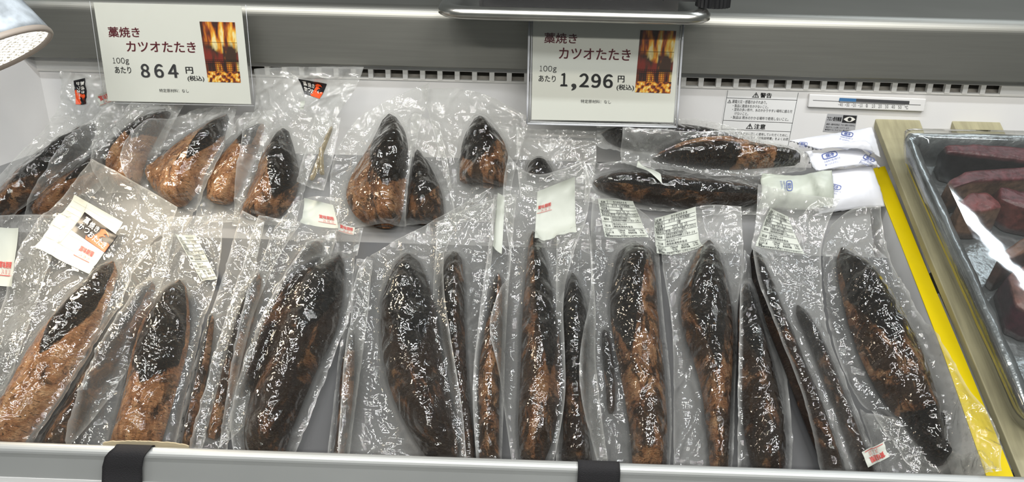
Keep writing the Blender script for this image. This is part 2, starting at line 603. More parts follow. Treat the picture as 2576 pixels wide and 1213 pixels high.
def build_case():
    fl = mesh('floor', [(-3, -2, 0), (3, -2, 0), (3, 3, 0), (-3, 3, 0)], [(0, 1, 2, 3)], pbr('grey_floor', (0.3, 0.3, 0.29), 0.5, noise=0.1), None, False)
    fl['kind'] = 'structure'
    t = thing('display_case', 'refrigerated fish counter with steel back ledge, white liner and grey front rail', 'display case', (0, 1.0, 0))
    X0, X1 = -1.25, 1.25
    XD = .478
    arc = [(1.25+.018*(1-math.cos(a)), .219-.018*math.sin(a)) for a in np.linspace(0, math.pi/2, 12)]
    o = extrude_x('steel_ledge', [(1.256, .2863), (1.2505, .2866), (1.25, .2852)]+arc+[(1.85, .201), (1.85, .215), (1.276, .215), (1.256, .230)], X0, X1, M['steel'], t)
    # back liner with a row of air slots under the ledge
    b = MB()
    b.box((X0, 1.272, 0.86), (X1, 1.290, 1.5-.3095))
    b.build('back_liner', M['white'], t)
    xl, xr = WALL.hit(632, 190)[0], WALL.hit(2516, 224)[0]
    pitch = (xr-xl)/43
    g = MB()
    g.box((X0, 1.2675, 1.5-.2955), (X1, 1.276, 1.5-.2885))
    g.box((X0, 1.2700, 1.5-.3115), (X1, 1.276, 1.5-.3085))
    g.box((X0, 1.2695, 1.5-.3100), (xl, 1.276, 1.5-.2900))
    g.box((xr, 1.2695, 1.5-.3100), (X1, 1.276, 1.5-.2900))
    for i in range(1, 43):
        x = xl+pitch*i
        g.box((x-.0036, 1.2690, 1.5-.3095), (x+.0036, 1.2765, 1.5-.2930))
    g.build('air_grille', M['grille'], t)
    d = MB()
    d.box((X0, 1.312, 1.5-.40), (X1, 1.322, 1.5-.219))
    d.add([(X0, 1.2765, 1.5-.3093), (X1, 1.2765, 1.5-.3093), (X1, 1.312, 1.5-.2995), (X0, 1.312, 1.5-.2995)], [(0, 1, 2, 3)])
    d.build('air_duct', M['duct'], t)
    # end liner on the left
    s = MB()
    s.add([(-.735, 1.275, .86), (-.98, .79, .86), (-.98, .79, 1.5-.30), (-.735, 1.275, 1.5-.2886),
           (-.75, 1.275, .86), (-.995, .79, .86), (-.995, .79, 1.5-.30), (-.75, 1.275, 1.5-.2886)],
          [(0, 1, 2, 3), (7, 6, 5, 4), (3, 2, 6, 7), (1, 5, 6, 2), (0, 3, 7, 4), (0, 4, 5, 1)])
    s.build('end_liner', M['white'], t)
    # sloping bed the packs lie on
    q = FRONT.p[FRONT.p[:, 0] < 1.06]
    nn = FRONT.n[:len(q)]
    lo = [(y-ny*.008, 1.5-(z-nz*.008)) for (y, z), (ny, nz) in zip(q, nn)]
    extrude_x('bed', [(0.788, .71)]+lo+[(1.085, .545), (1.085, .725), (0.788, .725)], -.94, XD, M['dark'], t)
    q = BACK.p[BACK.p[:, 1] < 1.5-.430]
    nn = BACK.n[:len(q)]
    lo = [(y-ny*.008, 1.5-(z-nz*.008)) for (y, z), (ny, nz) in zip(q, nn)]
    extrude_x('back_rest', lo+[(1.2715, .43), (1.2715, .64), (1.087, .64)], -.94, XD, M['rest'], t)
    q0, q1 = STAND.pos(0, .02, -.098), STAND.pos(0, .60, -.098)
    extrude_x('side_shelf', [(q0[1], 1.5-q0[2]), (1.2715, 1.5-q1[2]+.002), (1.2715, .64), (q0[1], .72)], .585, X1, M['white'], t)
    # front rail: a round bead on a flat face over a lower lip
    bead = [(.806+.0075*math.cos(a), .6275+.0075*math.sin(a)) for a in np.linspace(0.2, -math.pi-.35, 12)]
    extrude_x('front_rail', [(y*.95, d*.95+.0115) for y, d in [(.812, .66)]+bead+[(.7995, .634), (.797, .668), (.788, .671), (.787, .685), (.812, .69)]], X0, X1, M['alu'], t)
    w = MB()
    w.box((X0, .758, 0.001), (X1, 1.86, .765))
    w.box((X0, .757, .765), (X1, .772, 1.5-.640))
    w.box((X0, 1.324, .765), (X1, 1.86, 1.5-.218))
    w.build('body', M['foam'], t)
    return t


def stickers():
    w = Sheet(WALL, 0.0004)
    # warning notice
    t = thing('warning_sticker', 'white warning notice with two headings stuck on the back liner left of the thermometer', 'sticker', WALL.pos(*WALL.hit(1915, 300), 0))
    Q = [(1828, 227), (2011, 233), (1980, 392), (1803, 384)]
    p = w.patch('notice', Q, M['foam'], t, 0.0002)
    F = lambda u0, v0, u1, v1: [tuple(k) for k in quad_map(Q, np.array([[u0, v0], [u1, v0], [u1, v1], [u0, v1]], float))]
    rows = [('警告', F(.47, .02, .63, .10), .02), ('漏電火災・感電のおそれあり。', F(.10, .145, .58, .20)),
            ('・製品に直接水をかけないこと。', F(.12, .215, .61, .265)), ('・湿気の多い所や、水のかかりやすい場所に据え付', F(.12, .275, .95, .325)),
            ('けないこと。', F(.16, .34, .35, .385)), ('・製品は 雨水のかかる場所で使用しないこと。', F(.12, .40, .92, .45)),
            ('注意', F(.46, .515, .62, .60), .02), ('この製品を安全に正しく使用していただくために、', F(.14, .655, .96, .70)),
            ('お使いになる前に付属の「取扱説明書」をよくお読', F(.09, .715, .97, .76)), ('みになり十分に理解してください。', F(.09, .775, .64, .82)),
            ('万一異常が発生した場合、運転を停止して電源プラ', F(.07, .835, .97, .88)), ('グを抜き、修理を依頼して販売店または資格のあ', F(.08, .895, .97, .94))]
    tri = [('△', F(.36, .015, .46, .10)), ('!', F(.40, .045, .42, .09)), ('△', F(.035, .145, .09, .20)), ('!', F(.058, .165, .066, .197)), ('△', F(.35, .51, .45, .60)), ('!', F(.39, .54, .41, .59)), ('△', F(.04, .65, .09, .70))]
    w.letters('lettering', rows+tri, M['ink'], p)
    L = lambda a, b: (tuple(quad_map(Q, np.array([a], float))[0]), tuple(quad_map(Q, np.array([b], float))[0]))
    w.lines('border', [L((.015, 0), (.015, 1)), L((.985, 0), (.985, 1)), L((.015, .12), (.985, .12)), L((.015, .48), (.985, .48)), L((.015, .62), (.985, .62))], .0006, M['ink'], p)
    # thermometer strip
    t = thing('thermometer', 'long white strip thermometer marked -40 to 50 fixed under the air slots', 'thermometer', WALL.pos(*WALL.hit(2180, 260), 0))
    Q = [(2037, 237), (2331, 249), (2325, 281), (2033, 270)]
    h = Sheet(WALL, 0.0065)
    b = h.patch('housing', Q, M['white'], t, 0, 2, None, 0.0062)
    bevel(b, .0012)
    h.patch('scale_tube', [(2112, 246), (2288, 254), (2287, 262), (2110, 254)], M['grey_ink'], t, .0004)
    h.patch('blue_zone', [(2112, 246), (2154, 248), (2153, 256), (2110, 254)], pbr('thermometer_blue', (0.05, 0.16, 0.34), .5), t, .0006)
    rows = []
    for i, s in enumerate(['-40', '-30', '-20', '-10', '0', '10', '20', '30', '40', '50', '℃']):
        x = 2114+i*16.6
        ww = 11 if len(s) == 3 else (4 if len(s) == 1 and s != '℃' else 8)
        rows.append((s, box_quad(x-ww/2, 258.5+i*.72, x+ww/2, 267+i*.72)))
    h.letters('lettering', rows, M['grey_ink'], b)
    h.lines('scale_line', [((2045, 252), (2112, 255)), ((2110, 256), (2316, 264))]+[((2112+i*3.32, 256.2+i*.14), (2112+i*3.32, 258.4+i*.14)) for i in range(50)], .0006, M['grey_ink'], b)
    # refrigerant label with an eye mark
    t = thing('refrigerant_sticker', 'small grey sticker with a black and white eye mark below the thermometer', 'sticker', WALL.pos(*WALL.hit(2115, 310), 0))
    Q = [(2082, 286), (2157, 290), (2149, 336), (2070, 331)]
    p = w.patch('label', Q, pbr('grey_sticker', (0.40, 0.40, 0.41), .5), t)
    F = lambda u0, v0, u1, v1: [tuple(k) for k in quad_map(Q, np.array([[u0, v0], [u1, v0], [u1, v1], [u0, v1]], float))]
    w.letters('lettering', [('フロン使用機器', F(.02, .14, .50, .38), .02), ('●第一種特定製品 フロン類を大気中に', F(.05, .52, .98, .62)), ('放出することは禁じられています', F(.05, .68, .8, .78)), ('●廃棄するときはフロン類の回収が必要', F(.05, .82, .98, .92))], M['ink'], p)
    w.patch('eye_square', F(.53, .03, .98, .44), M['ink'], p, .0006)
    m, n = [], []
    e0, e1 = w.px(F(.56, .05, .95, .42))[0], w.px(F(.56, .05, .95, .42))[2]
    c, a, bb = (e0+e1)/2, (e1[0]-e0[0])/2, abs(e1[1]-e0[1])/2*.72
    pts = [c+np.array([a*u, bb*(1-u*u)*sg]) for sg in (1, -1) for u in np.linspace(-1, 1, 15)*sg]
    mesh('eye', [WALL.pos(*q, .0013) for q in pts], [tuple(range(len(pts)))[::-1]], M['white_ink'], p, False)
    pts = [c+bb*.72*np.array([math.cos(k), math.sin(k)]) for k in np.linspace(0, 2*math.pi, 20, False)]
    mesh('pupil', [WALL.pos(*q, .0016) for q in pts], [tuple(range(len(pts)))], M['ink'], p, False)


# ------------------------------------------------------------------ price signs
def flame_rgb(uv):
    """the printed photo on the signs: flames, charred fish on a wire grill, embers"""
    u, v = uv[:, 0], uv[:, 1]
    w = u+.10*(fbm(u*4, v*3, 3)-.5)
    f = fbm(w*7, v*2.6+3, 5, 4)
    f = np.clip((f-.37)*2.7, 0, 1)
    ramp = lambda t: np.stack([np.interp(t, [0, .3, .6, .85, 1], [.05, .30, .80, .92, .95]), np.interp(t, [0, .3, .6, .85, 1], [.015, .05, .28, .58, .80]), np.interp(t, [0, .3, .6, .85, 1], [.01, .01, .015, .08, .40])], 1)
    c = ramp(f)
    k = np.clip((v-.33)/.08, 0, 1)*np.clip((.70-v)/.06, 0, 1)*np.clip((fbm(u*5, v*5, 9)-.22)*5, 0, 1)
    fish = np.stack([.05+.16*np.clip((fbm(u*6, v*3, 12)-.45)*6, 0, 1), np.full_like(u, .022), np.full_like(u, .012)], 1)
    c = c*(1-k[:, None])+fish*k[:, None]
    grid = ((np.abs((u*17) % 1-.5) < .16) | (np.abs((v*30) % 1-.5) < .18)) & (v > .62) & (v < .82)
    c[grid] *= .22
    e = v > .82
    t = np.clip((fbm(u*14+v*6, v*22, 21)-.30)*2.4, 0, 1)
    c[e] = ramp(t*.95)[e]
    for y in (.335, .815):
        c[(np.abs(v-y) < .006)] = (.06, .02, .01)
    return {'rgb': c}


def flame_mat():
    m, N, end = nodes('flame_print')
    a = N('ShaderNodeAttribute', attribute_name='rgb')
    end(N('ShaderNodeBsdfPrincipled', {'Base Color': (a, 'Vector'), 'Roughness': 0.4}))
    return m


def sign(P, card, sleeve, rows, pic, label, rim):
    Sh = Sheet(P, 0)
    cx = np.mean(np.array(card), axis=0)
    t = thing('price_sign', label, 'price sign', P.pos(*P.hit(*cx), 0), 'price signs on the counter')
    c = Sh.patch('card', card, M['card'], t, 0, 2, None, .0006)
    by = {}
    for mat, body, q, *rest in rows:
        by.setdefault(mat, []).append((body, q, *rest))
    for mat, rr in by.items():
        o = Sh.letters('lettering', rr, M[mat], c, .0005)
    Sh.patch('flame_photo', pic, FLAME, c, .0005, 120, flame_rgb)
    # sleeve: a clear sheet in front and behind, welded along a thicker border
    s = Sh.patch('clear_sleeve', sleeve, M['acrylic'], t, .0016, 2)
    u = np.linspace(0, 1, 30)
    q = [np.array(k, float) for k in sleeve]
    edge = MB()
    for k in range(1, 4) if rim else (1, 2, 3):
        a, b = q[k], q[(k+1) % 4]
        pts = [P.pos(*P.hit(*(a+(b-a)*w)), .0004) for w in np.linspace(0, 1, 6)]
        edge.tube(pts, (.0016 if rim else .0004), 8)
    if rim:
        ctr = sum(q)/4
        for k in (1, 2, 3):
            a, b = q[k]+(ctr-q[k])*.035, q[(k+1) % 4]+(ctr-q[(k+1) % 4])*.035
            pts = [P.pos(*P.hit(*(a+(b-a)*w)), .0006) for w in np.linspace(0, 1, 6)]
            edge.tube(pts, .0009, 8)
    edge.build('sleeve_edge', pbr('sleeve_edge', (0.62, 0.63, 0.66), 0.15, spec=0.8), s, True)
    return t


FLAME = flame_mat()


def signs():
    P1 = prof((1.195, .40), (1.207, .17), smooth=False)
    B = lambda x0, y0, x1, y1, m=.014: box_quad(x0, y0, x1, y1, m, .13)
    rows = [('wine', '藁焼き', B(272, 67, 352, 93), .012), ('wine', 'カツオたたき', B(318, 103, 493, 130), .012),
            ('ink', '１', B(284, 145, 290, 159)), ('ink', '０', B(293, 145, 302.5, 159.3)), ('ink', '０', B(304.5, 145, 314, 159.6)), ('ink', 'g', B(316, 149, 325, 163)), ('ink', 'あたり', B(289, 167, 330, 184), .01), ('grey_ink', '８', B(354, 160, 377, 195), .030), ('grey_ink', '６', B(388, 160.5, 412, 195.5), .030), ('grey_ink', '４', B(422, 161, 449, 195.5), .030),
            ('ink', '円', B(467, 168, 486, 185), .02), ('ink', '(税込)', B(472, 190, 514, 205), .015), ('ink', '特定原材料：なし', B(401, 223, 475, 232))]
    sign(P1, [(235, 6), (607, 15), (632, 262), (272, 254)], [(226, 3), (618, 12), (640, 266), (262, 259)], rows,
         [(502, 54), (591, 56), (606, 208), (524, 206)], 'laminated price sign reading 864 yen, hung beside the white lamp', False)
    P2 = prof((1.174, .44), (1.197, .16), smooth=False)
    B = lambda x0, y0, x1, y1, m=.026: box_quad(x0, y0, x1, y1, m, -.035)
    rows = [('wine', '藁焼き', B(1369, 82, 1452, 108), .012), ('wine', 'カツオたたき', B(1406, 119, 1587, 148), .012),
            ('ink', '１', B(1358, 165, 1364, 179)), ('ink', '０', B(1367, 165, 1377, 179.4)), ('ink', '０', B(1379, 165.3, 1389, 179.7)), ('ink', 'g', B(1391, 169, 1400, 183)), ('ink', 'あたり', B(1355, 189, 1398, 205), .01), ('ink', '１', B(1410, 183, 1428, 217), .030), ('ink', ',', B(1437, 210, 1450, 228), .02), ('ink', '２', B(1457, 184, 1482, 219), .030), ('ink', '９', B(1487, 185, 1512, 220.5), .030), ('ink', '６', B(1517, 186, 1542, 221), .030),
            ('ink', '円', B(1554, 190, 1571, 207), .02), ('ink', '(税込)', B(1551, 212, 1595, 228), .015), ('ink', '特定原材料：なし', B(1461, 250, 1537, 259))]
    sign(P2, [(1341, 50), (1713, 60), (1697, 308), (1337, 301)], [(1332, 49), (1719, 61), (1702, 320), (1326, 311)], rows,
         [(1611, 76), (1701, 78), (1686, 235), (1597, 232)], 'clear-sleeved price sign reading 1,296 yen, hung below the steel tray', True)


# ------------------------------------------------------------------ lamp, tray and device, straps
def lamp():
    c = at_depth(-8, 138, 1.02)
    v = ray(-8, 138)/np.linalg.norm(ray(-8, 138))            # the shade looks down and a little back towards the aisle
    rr = np.cross(v, CU)
    rr /= np.linalg.norm(rr)
    dn = np.cross(v, rr)
    dn = dn if dn[2] < 0 else -dn
    ax = (rr*.50+dn*.866)*math.cos(math.radians(14)) - v*math.sin(math.radians(14))
    a = np.cross(ax, CU)
    a /= np.linalg.norm(a)
    b = np.cross(ax, a)
    t = thing('spot_lamp', 'lit white enamel spot lamp with a chipped shade above the left end of the packs', 'lamp', c)

    def lathe(name, prof_, mat, n=56, par=t):
        vs = [c+ax*h+r*(a*math.cos(w)+b*math.sin(w)) for h, r in prof_ for w in np.linspace(0, 2*math.pi, n, False)]
        return mesh(name, vs, grid_faces(len(prof_), n, True), mat, par, True)
    R = .0625
    lathe('shade', [(-.14, .001), (-.14, .030), (-.125, .036), (-.10, .040), (-.075, .047), (-.045, .056), (-.012, .0640), (-.004, .0655), (-.004, .060), (-.10, .034), (-.12, .001)], M['shade'])
    lathe('rim', [(-.0045, .0655), (-.002, .0668), (.001, .0668), (.0025, .0655), (.0025, .0622), (-.004, .0615)], M['rim'])
    m, N, end = nodes('lit_reflector')
    at = N('ShaderNodeAttribute', attribute_name='rgb')
    s = N('ShaderNodeSeparateXYZ', {0: (at, 'Vector')})
    ck = N('ShaderNodeTexChecker', {'Vector': (at, 'Vector'), 'Scale': 15.0, 'Color1': (.30, .27, .19, 1), 'Color2': (1, 1, .97, 1)})
    nz = N('ShaderNodeTexNoise', {'Vector': (at, 'Vector'), 'Scale': 14.0})
    mr = N('ShaderNodeMapRange', {0: nz, 1: .35, 2: .65, 3: 0.0, 4: 1.0})
    mx = N('ShaderNodeMix', {7: (1, .98, .92, 1)}, data_type='RGBA')
    m.node_tree.links.new(mr.outputs[0], mx.inputs[0])
    m.node_tree.links.new(ck.outputs[0], mx.inputs[6])
    e = N('ShaderNodeEmission', {'Strength': 1.7})
    m.node_tree.links.new(mx.outputs[2], e.inputs[0])
    end(e)
    n, rings = 64, 14
    vs, uv = [], []
    for i in range(rings):
        r = R*.985*(i+.02)/(rings-1)
        for w in np.linspace(0, 2*math.pi, n, False):
            vs.append(c+ax*(-.002-.010*(1-(r/R)**2))+r*(a*math.cos(w)+b*math.sin(w)))
            uv.append((r*math.cos(w)/R, r*math.sin(w)/R, 0))
    mesh('lamp_lens', vs, grid_faces(rings, n, True), m, t, True, {'rgb': uv})
    g = MB()
    top = c-ax*.138
    g.tube([top+ax*.004, top-ax*.05, top-ax*.07+np.array([0, 0, .03]), top-ax*.08+np.array([0, 0, .2]), top-ax*.08+np.array([0, 0, 1.1])], .011)
    g.build('stem', M['shade'], t, True)
    d = bpy.data.lights.new('spot_lamp_light', 'SPOT')
    d.energy, d.color, d.spot_size, d.spot_blend, d.shadow_soft_size = 7.5, (1.0, .82, .58), math.radians(110), .8, .05
    o = bpy.data.objects.new('spot_lamp_light', d)
    COL.objects.link(o)
    o.parent = t
    o.location = Vector((ax*.012).tolist())
    o.rotation_euler = Vector((ax).tolist()).to_track_quat('-Z', 'Y').to_euler()


def ledge_things():
    # steel tray standing on the ledge, its rim overhanging the front
    z = 1.5-.201
    TR = prof((1.18, .187), (1.60, .187), smooth=False)
    xl, xr = TR.hit(1108, 12)[0], TR.hit(1783, 34)[0]
    yf = 1.2
    t = thing('steel_tray', 'steel tray with a rounded rolled rim overhanging the ledge above the 1,296 sign', 'tray', ((xl+xr)/2, 1.4, z))
    lo = TR.hit(1445, 40)
    yf = 1.18+lo[1]

    def loop(inset, h, r=.035, n=8):
        x0, x1, y0, y1 = xl+inset, xr-inset, yf+inset, yf+.36-inset
        pts = []
        for cx, cy, a0 in ((x0+r, y0+r, math.pi), (x1-r, y0+r, 1.5*math.pi), (x1-r, y1-r, 0), (x0+r, y1-r, .5*math.pi)):
            pts += [(cx+r*math.cos(a0+k*math.pi/2/(n-1)), cy+r*math.sin(a0+k*math.pi/2/(n-1)), z+h) for k in range(n)]
        return pts
    L = [loop(.05, .0015), loop(.036, .0015), loop(.026, .012), loop(.012, .021), loop(.004, .0205), loop(0, .016), loop(0, .009), loop(.004, .006), loop(.02, .0045), loop(.03, .0008)]
    n = len(L[0])
    vs = [p for l in L for p in l]
    f = grid_faces(len(L), n, True)
    f += [tuple(range(n)), tuple(range((len(L)-1)*n, len(L)*n))[::-1]]
    mesh('tray', vs, f, M['tray_steel'], t, True)
    # black device with a ribbed knob, standing in the tray
    p = TR.pos(*TR.hit(1700, 4), 0)
    x0 = xl+.05
    t = thing('black_device', 'black plastic device with a ribbed knob standing in the steel tray at the top edge', 'device', (p[0], 1.40, z+.002))
    g = MB()
    g.box((x0, yf+.075, z+.0035), (p[0]-.005, yf+.28, z+.10), .006)
    g.build('housing', M['black'], t)
    kx = TR.hit(1760, 4)[0]
    g = MB()
    n = 48
    for h0, h1, r in ((.0225, .046, .0215), (.046, .051, .017)):
        ring = [((r+(.0009 if (k % 2) else -.0009))*math.cos(2*math.pi*k/n), (r+(.0009 if (k % 2) else -.0009))*math.sin(2*math.pi*k/n)) for k in range(n)]
        vs = [(kx+x, yf+.048+y, z+h) for h in (h0, h1) for x, y in ring]
        g.add(vs, [(i, (i+1) % n, n+(i+1) % n, n+i) for i in range(n)]+[tuple(range(n))[::-1], tuple(range(n, 2*n))])
    g.box((p[0]-.030, yf+.046, z+.028), (kx, yf+.06, z+.038))
    g.build('ribbed_knob', M['black'], t)


def straps():
    sec0 = [(.816, .645), (.8158, .630), (.8135, .6215), (.809, .6185), (.803, .6185), (.7985, .6215), (.7965, .627), (.7955, .64), (.7935, .668), (.786, .674), (.784, .70), (.782, .73)]
    for xs0, xs1, lab in (((286, 376), (250, 352), 'creased black webbing strap over the front rail below the dark-backed left fillets'),
                          ((1454, 1559), (1452, 1560), 'short black webbing strap over the front rail near the middle of the counter')):
        sec = [(y*.95, d*.95+.0115) for y, d in sec0]
        P = Profile([(y, 1.5-d) for y, d in sec[::-1]], False)
        xa0, xb0 = P.hit(xs0[0], 1140 if xs0[0] < 900 else 1182, 0)[0], P.hit(xs0[1], 1142 if xs0[0] < 900 else 1186, 0)[0]
        xa1, xb1 = P.hit(xs1[0], 1212, 0)[0], P.hit(xs1[1], 1212, 0)[0]
        n = len(sec)
        vs = []
        for th in (0, .0022):
            for i, (y, d) in enumerate(sec):
                k = min(1, max(0, (i-4)/5))*1.1
                for j in range(9):
                    w = j/8
                    xa, xb = xa0+(xa1-xa0)*k, xb0+(xb1-xb0)*k
                    ridge = .0008*math.exp(-((w-.55)/.05)**2)
                    vs.append((xa+(xb-xa)*w, y-(th+ridge)*.8, 1.5-d+(th+ridge)*.6))
        f = grid_faces(n, 9)
        N = n*9
        f = f+[tuple(N+i for i in q[::-1]) for q in f]
        ring = [(0, j) for j in range(9)]+[(i, 8) for i in range(1, n)]+[(n-1, j) for j in range(7, -1, -1)]+[(i, 0) for i in range(n-2, 0, -1)]
        ring = [i*9+j for i, j in ring]
        f += [(a, b, b+N, a+N) for a, b in zip(ring, ring[1:]+ring[:1])]
        o = mesh('webbing_strap', vs, f, M['strap'], None, True)
        o['label'], o['category'], o['group'] = lab, 'strap', 'straps over the front rail'
        del o['_o']


def card_strip():
    P = prof((.7745, .64), (.7745, .58), smooth=False)
    x0, x1 = P.hit(262, 1130)[0], P.hit(478, 1140)[0]
    top = 1.5-.5985
    n = 40
    rng = np.random.RandomState(3)
    pts = [(x0+(x1-x0)*k/(n-1), top-.004+.0045*math.sin(math.pi*k/(n-1))**.5+rng.uniform(-.0005, .0005)) for k in range(n)]
    v = [(x, y, z) for y in (.7738, .7752) for x, z in pts]+[(x, y, 1.5-.64) for y in (.7738, .7752) for x, z in pts]
    N = n
    f = []
    for k in range(n-1):
        f += [(k, k+1, N+k+1, N+k), (2*N+k, 2*N+k+1, k+1, k), (N+k, N+k+1, 3*N+k+1, 3*N+k), (3*N+k, 3*N+k+1, 2*N+k+1, 2*N+k)]
    f += [(0, N, 3*N, 2*N), (n-1, 3*N-1, 4*N-1, 2*N-1)]
    o = mesh('card_strip', v, f, M['cardboard'], None, False)
    o['label'], o['category'] = 'beige card strip tucked behind the rail at the creased strap', 'card'
    del o['_o']
# ------------------------------------------------------------------ vacuum packs: everything is draped over what already lies there
GS = 0.002


class Layer:
    """height map over one profile surface; each pack lands on the ones below it"""

    def __init__(self, P):
        self.P = P
        self.x0, self.nx = -1.1, 1151
        self.s0, self.ns = -0.05, 281
        self.H = np.zeros((self.ns, self.nx))

    def win(self, pts, pad=.03):
        p = np.array(pts)
        i0 = max(0, int((p[:, 0].min()-pad-self.x0)/GS))
        i1 = min(self.nx, int((p[:, 0].max()+pad-self.x0)/GS)+2)
        j0 = max(0, int((p[:, 1].min()-pad-self.s0)/GS))
        j1 = min(self.ns, int((p[:, 1].max()+pad-self.s0)/GS)+2)
        return j0, j1, i0, i1

    def sample(self, A, w, X, s):
        fx = np.clip((X-self.x0)/GS-w[2], 0, A.shape[1]-1.001)
        fy = np.clip((s-self.s0)/GS-w[0], 0, A.shape[0]-1.001)
        i, j = fx.astype(int), fy.astype(int)
        fx, fy = fx-i, fy-j
        return (A[j, i]*(1-fx)+A[j, i+1]*fx)*(1-fy)+(A[j+1, i]*(1-fx)+A[j+1, i+1]*fx)*fy

    def at(self, X, s):
        return self.sample(self.H, (0, self.ns, 0, self.nx), np.asarray(X), np.asarray(s))


LF, LB = Layer(FRONT), Layer(BACK)


def obstacle(lay, P, L, R, h=0.0, pad=.001):
    """raise the height map over a board that already stands there"""
    l, r = resample(hits(P, L, h), 60), resample(hits(P, R, h), 60)
    for j in range(lay.ns):
        s = lay.s0+j*GS
        o, n = lay.P.pos(0, s, 0), lay.P.pos(0, s, 1)-lay.P.pos(0, s, 0)
        q0, q1 = P.pos(0, 0, h), P.pos(0, P.s[-1], h)
        d = q1-q0
        A = np.array([[n[1], -d[1]], [n[2], -d[2]]])
        hh, t = np.linalg.solve(A, (q0-o)[1:])
        sp = t*P.s[-1]
        ys = np.sort(l[:, 1])
        if hh <= 0 or sp < ys[0]-.02 or sp > ys[-1]:
            continue
        a = np.interp(sp, l[::-1, 1], l[::-1, 0])-pad
        b = np.interp(sp, r[::-1, 1], r[::-1, 0])+pad
        i0, i1 = int((a-lay.x0)/GS), int((b-lay.x0)/GS)+2
        lay.H[j, i0:i1] = np.maximum(lay.H[j, i0:i1], hh+.001)

SEED = [0]


def hits(P, pts, h=0.0):
    h = np.broadcast_to(h, (len(pts),))
    return np.array([P.hit(x, y, k) for (x, y), k in zip(pts, h)])


def fish_shape(lay, L, R, thick, ridge, nt=84, ns=37, seed=0, under=.010, lift=None, sharp=.75):
    """one fillet between a left and a right outline (pixels); returns grids of x, s, top, bottom heights"""
    P = lay.P
    e0 = .012 if lift is None else lift
    t = np.linspace(0, 1, nt)
    t = .45*t+.55*(.5-.5*np.cos(math.pi*t))           # closer stations at both ends
    for it in range(3):
        tt = np.linspace(0, 1, 300)
        l, r = [np.stack([np.interp(t, tt, q[:, k]) for k in (0, 1)], 1) for q in (resample(hits(P, L, e0), 300), resample(hits(P, R, e0), 300))]
        l[:, 1], r[:, 1] = np.maximum(l[:, 1], .012), np.maximum(r[:, 1], .012)     # behind the front rail
        s = np.linspace(-1, 1, ns)
        rd = np.minimum(np.clip(t/.045, .06, 1)**.6, np.clip((1-t)/.03, .35, 1)**.4)[:, None]
        mid = (l+r)/2
        l, r = mid+(l-mid)*rd, mid+(r-mid)*rd
        X = l[:, :1]*(1-s)/2 + r[:, :1]*(1+s)/2
        Y = l[:, 1:]*(1-s)/2 + r[:, 1:]*(1+s)/2
        if lift is not None:
            break
        inner = lay.at(X[4:-4, 6:-6], Y[4:-4, 6:-6])
        e0 = .4*e0 + .6*(np.percentile(inner, 70)+under+.001)
    wid = np.linalg.norm(r-l, axis=1)
    # thickness along the fillet: thin rounded tip, full body, blunt tail
    shape = np.clip(t/.10, 0, 1)**.55*(1-np.clip((t-.88)/.12, 0, 1)**2.2*.55)
    H = np.minimum(thick, .62*wid+.002)*shape
    k = ridge
    sp = np.where(s < k, (s-k)/(1+k), (s-k)/(1-k))
    prof_ = (1-np.abs(sp)**1.75)**sharp
    low = (1-np.abs(s)**4)**.6
    n = (fbm(Y*38+seed, X*55+seed, seed, 3)-.5)
    top = e0 + H[:, None]*prof_[None]*(1+.22*n) + .0016*n*low[None]
    bot = e0 - under*low[None]*np.minimum(1, H/.012)[:, None]
    # soft flesh settles on whatever it lies on
    g = lay.sample(dilate(lay.H, 2), (0, lay.ns, 0, lay.nx), X, Y)+.0010
    bot = np.maximum(bot, g)
    top = np.maximum(top, bot+.0012)
    return dict(X=X, Y=Y, top=top, bot=bot, t=t, s=s, l=l, r=r, wid=wid, H=H, e0=e0, seed=seed)


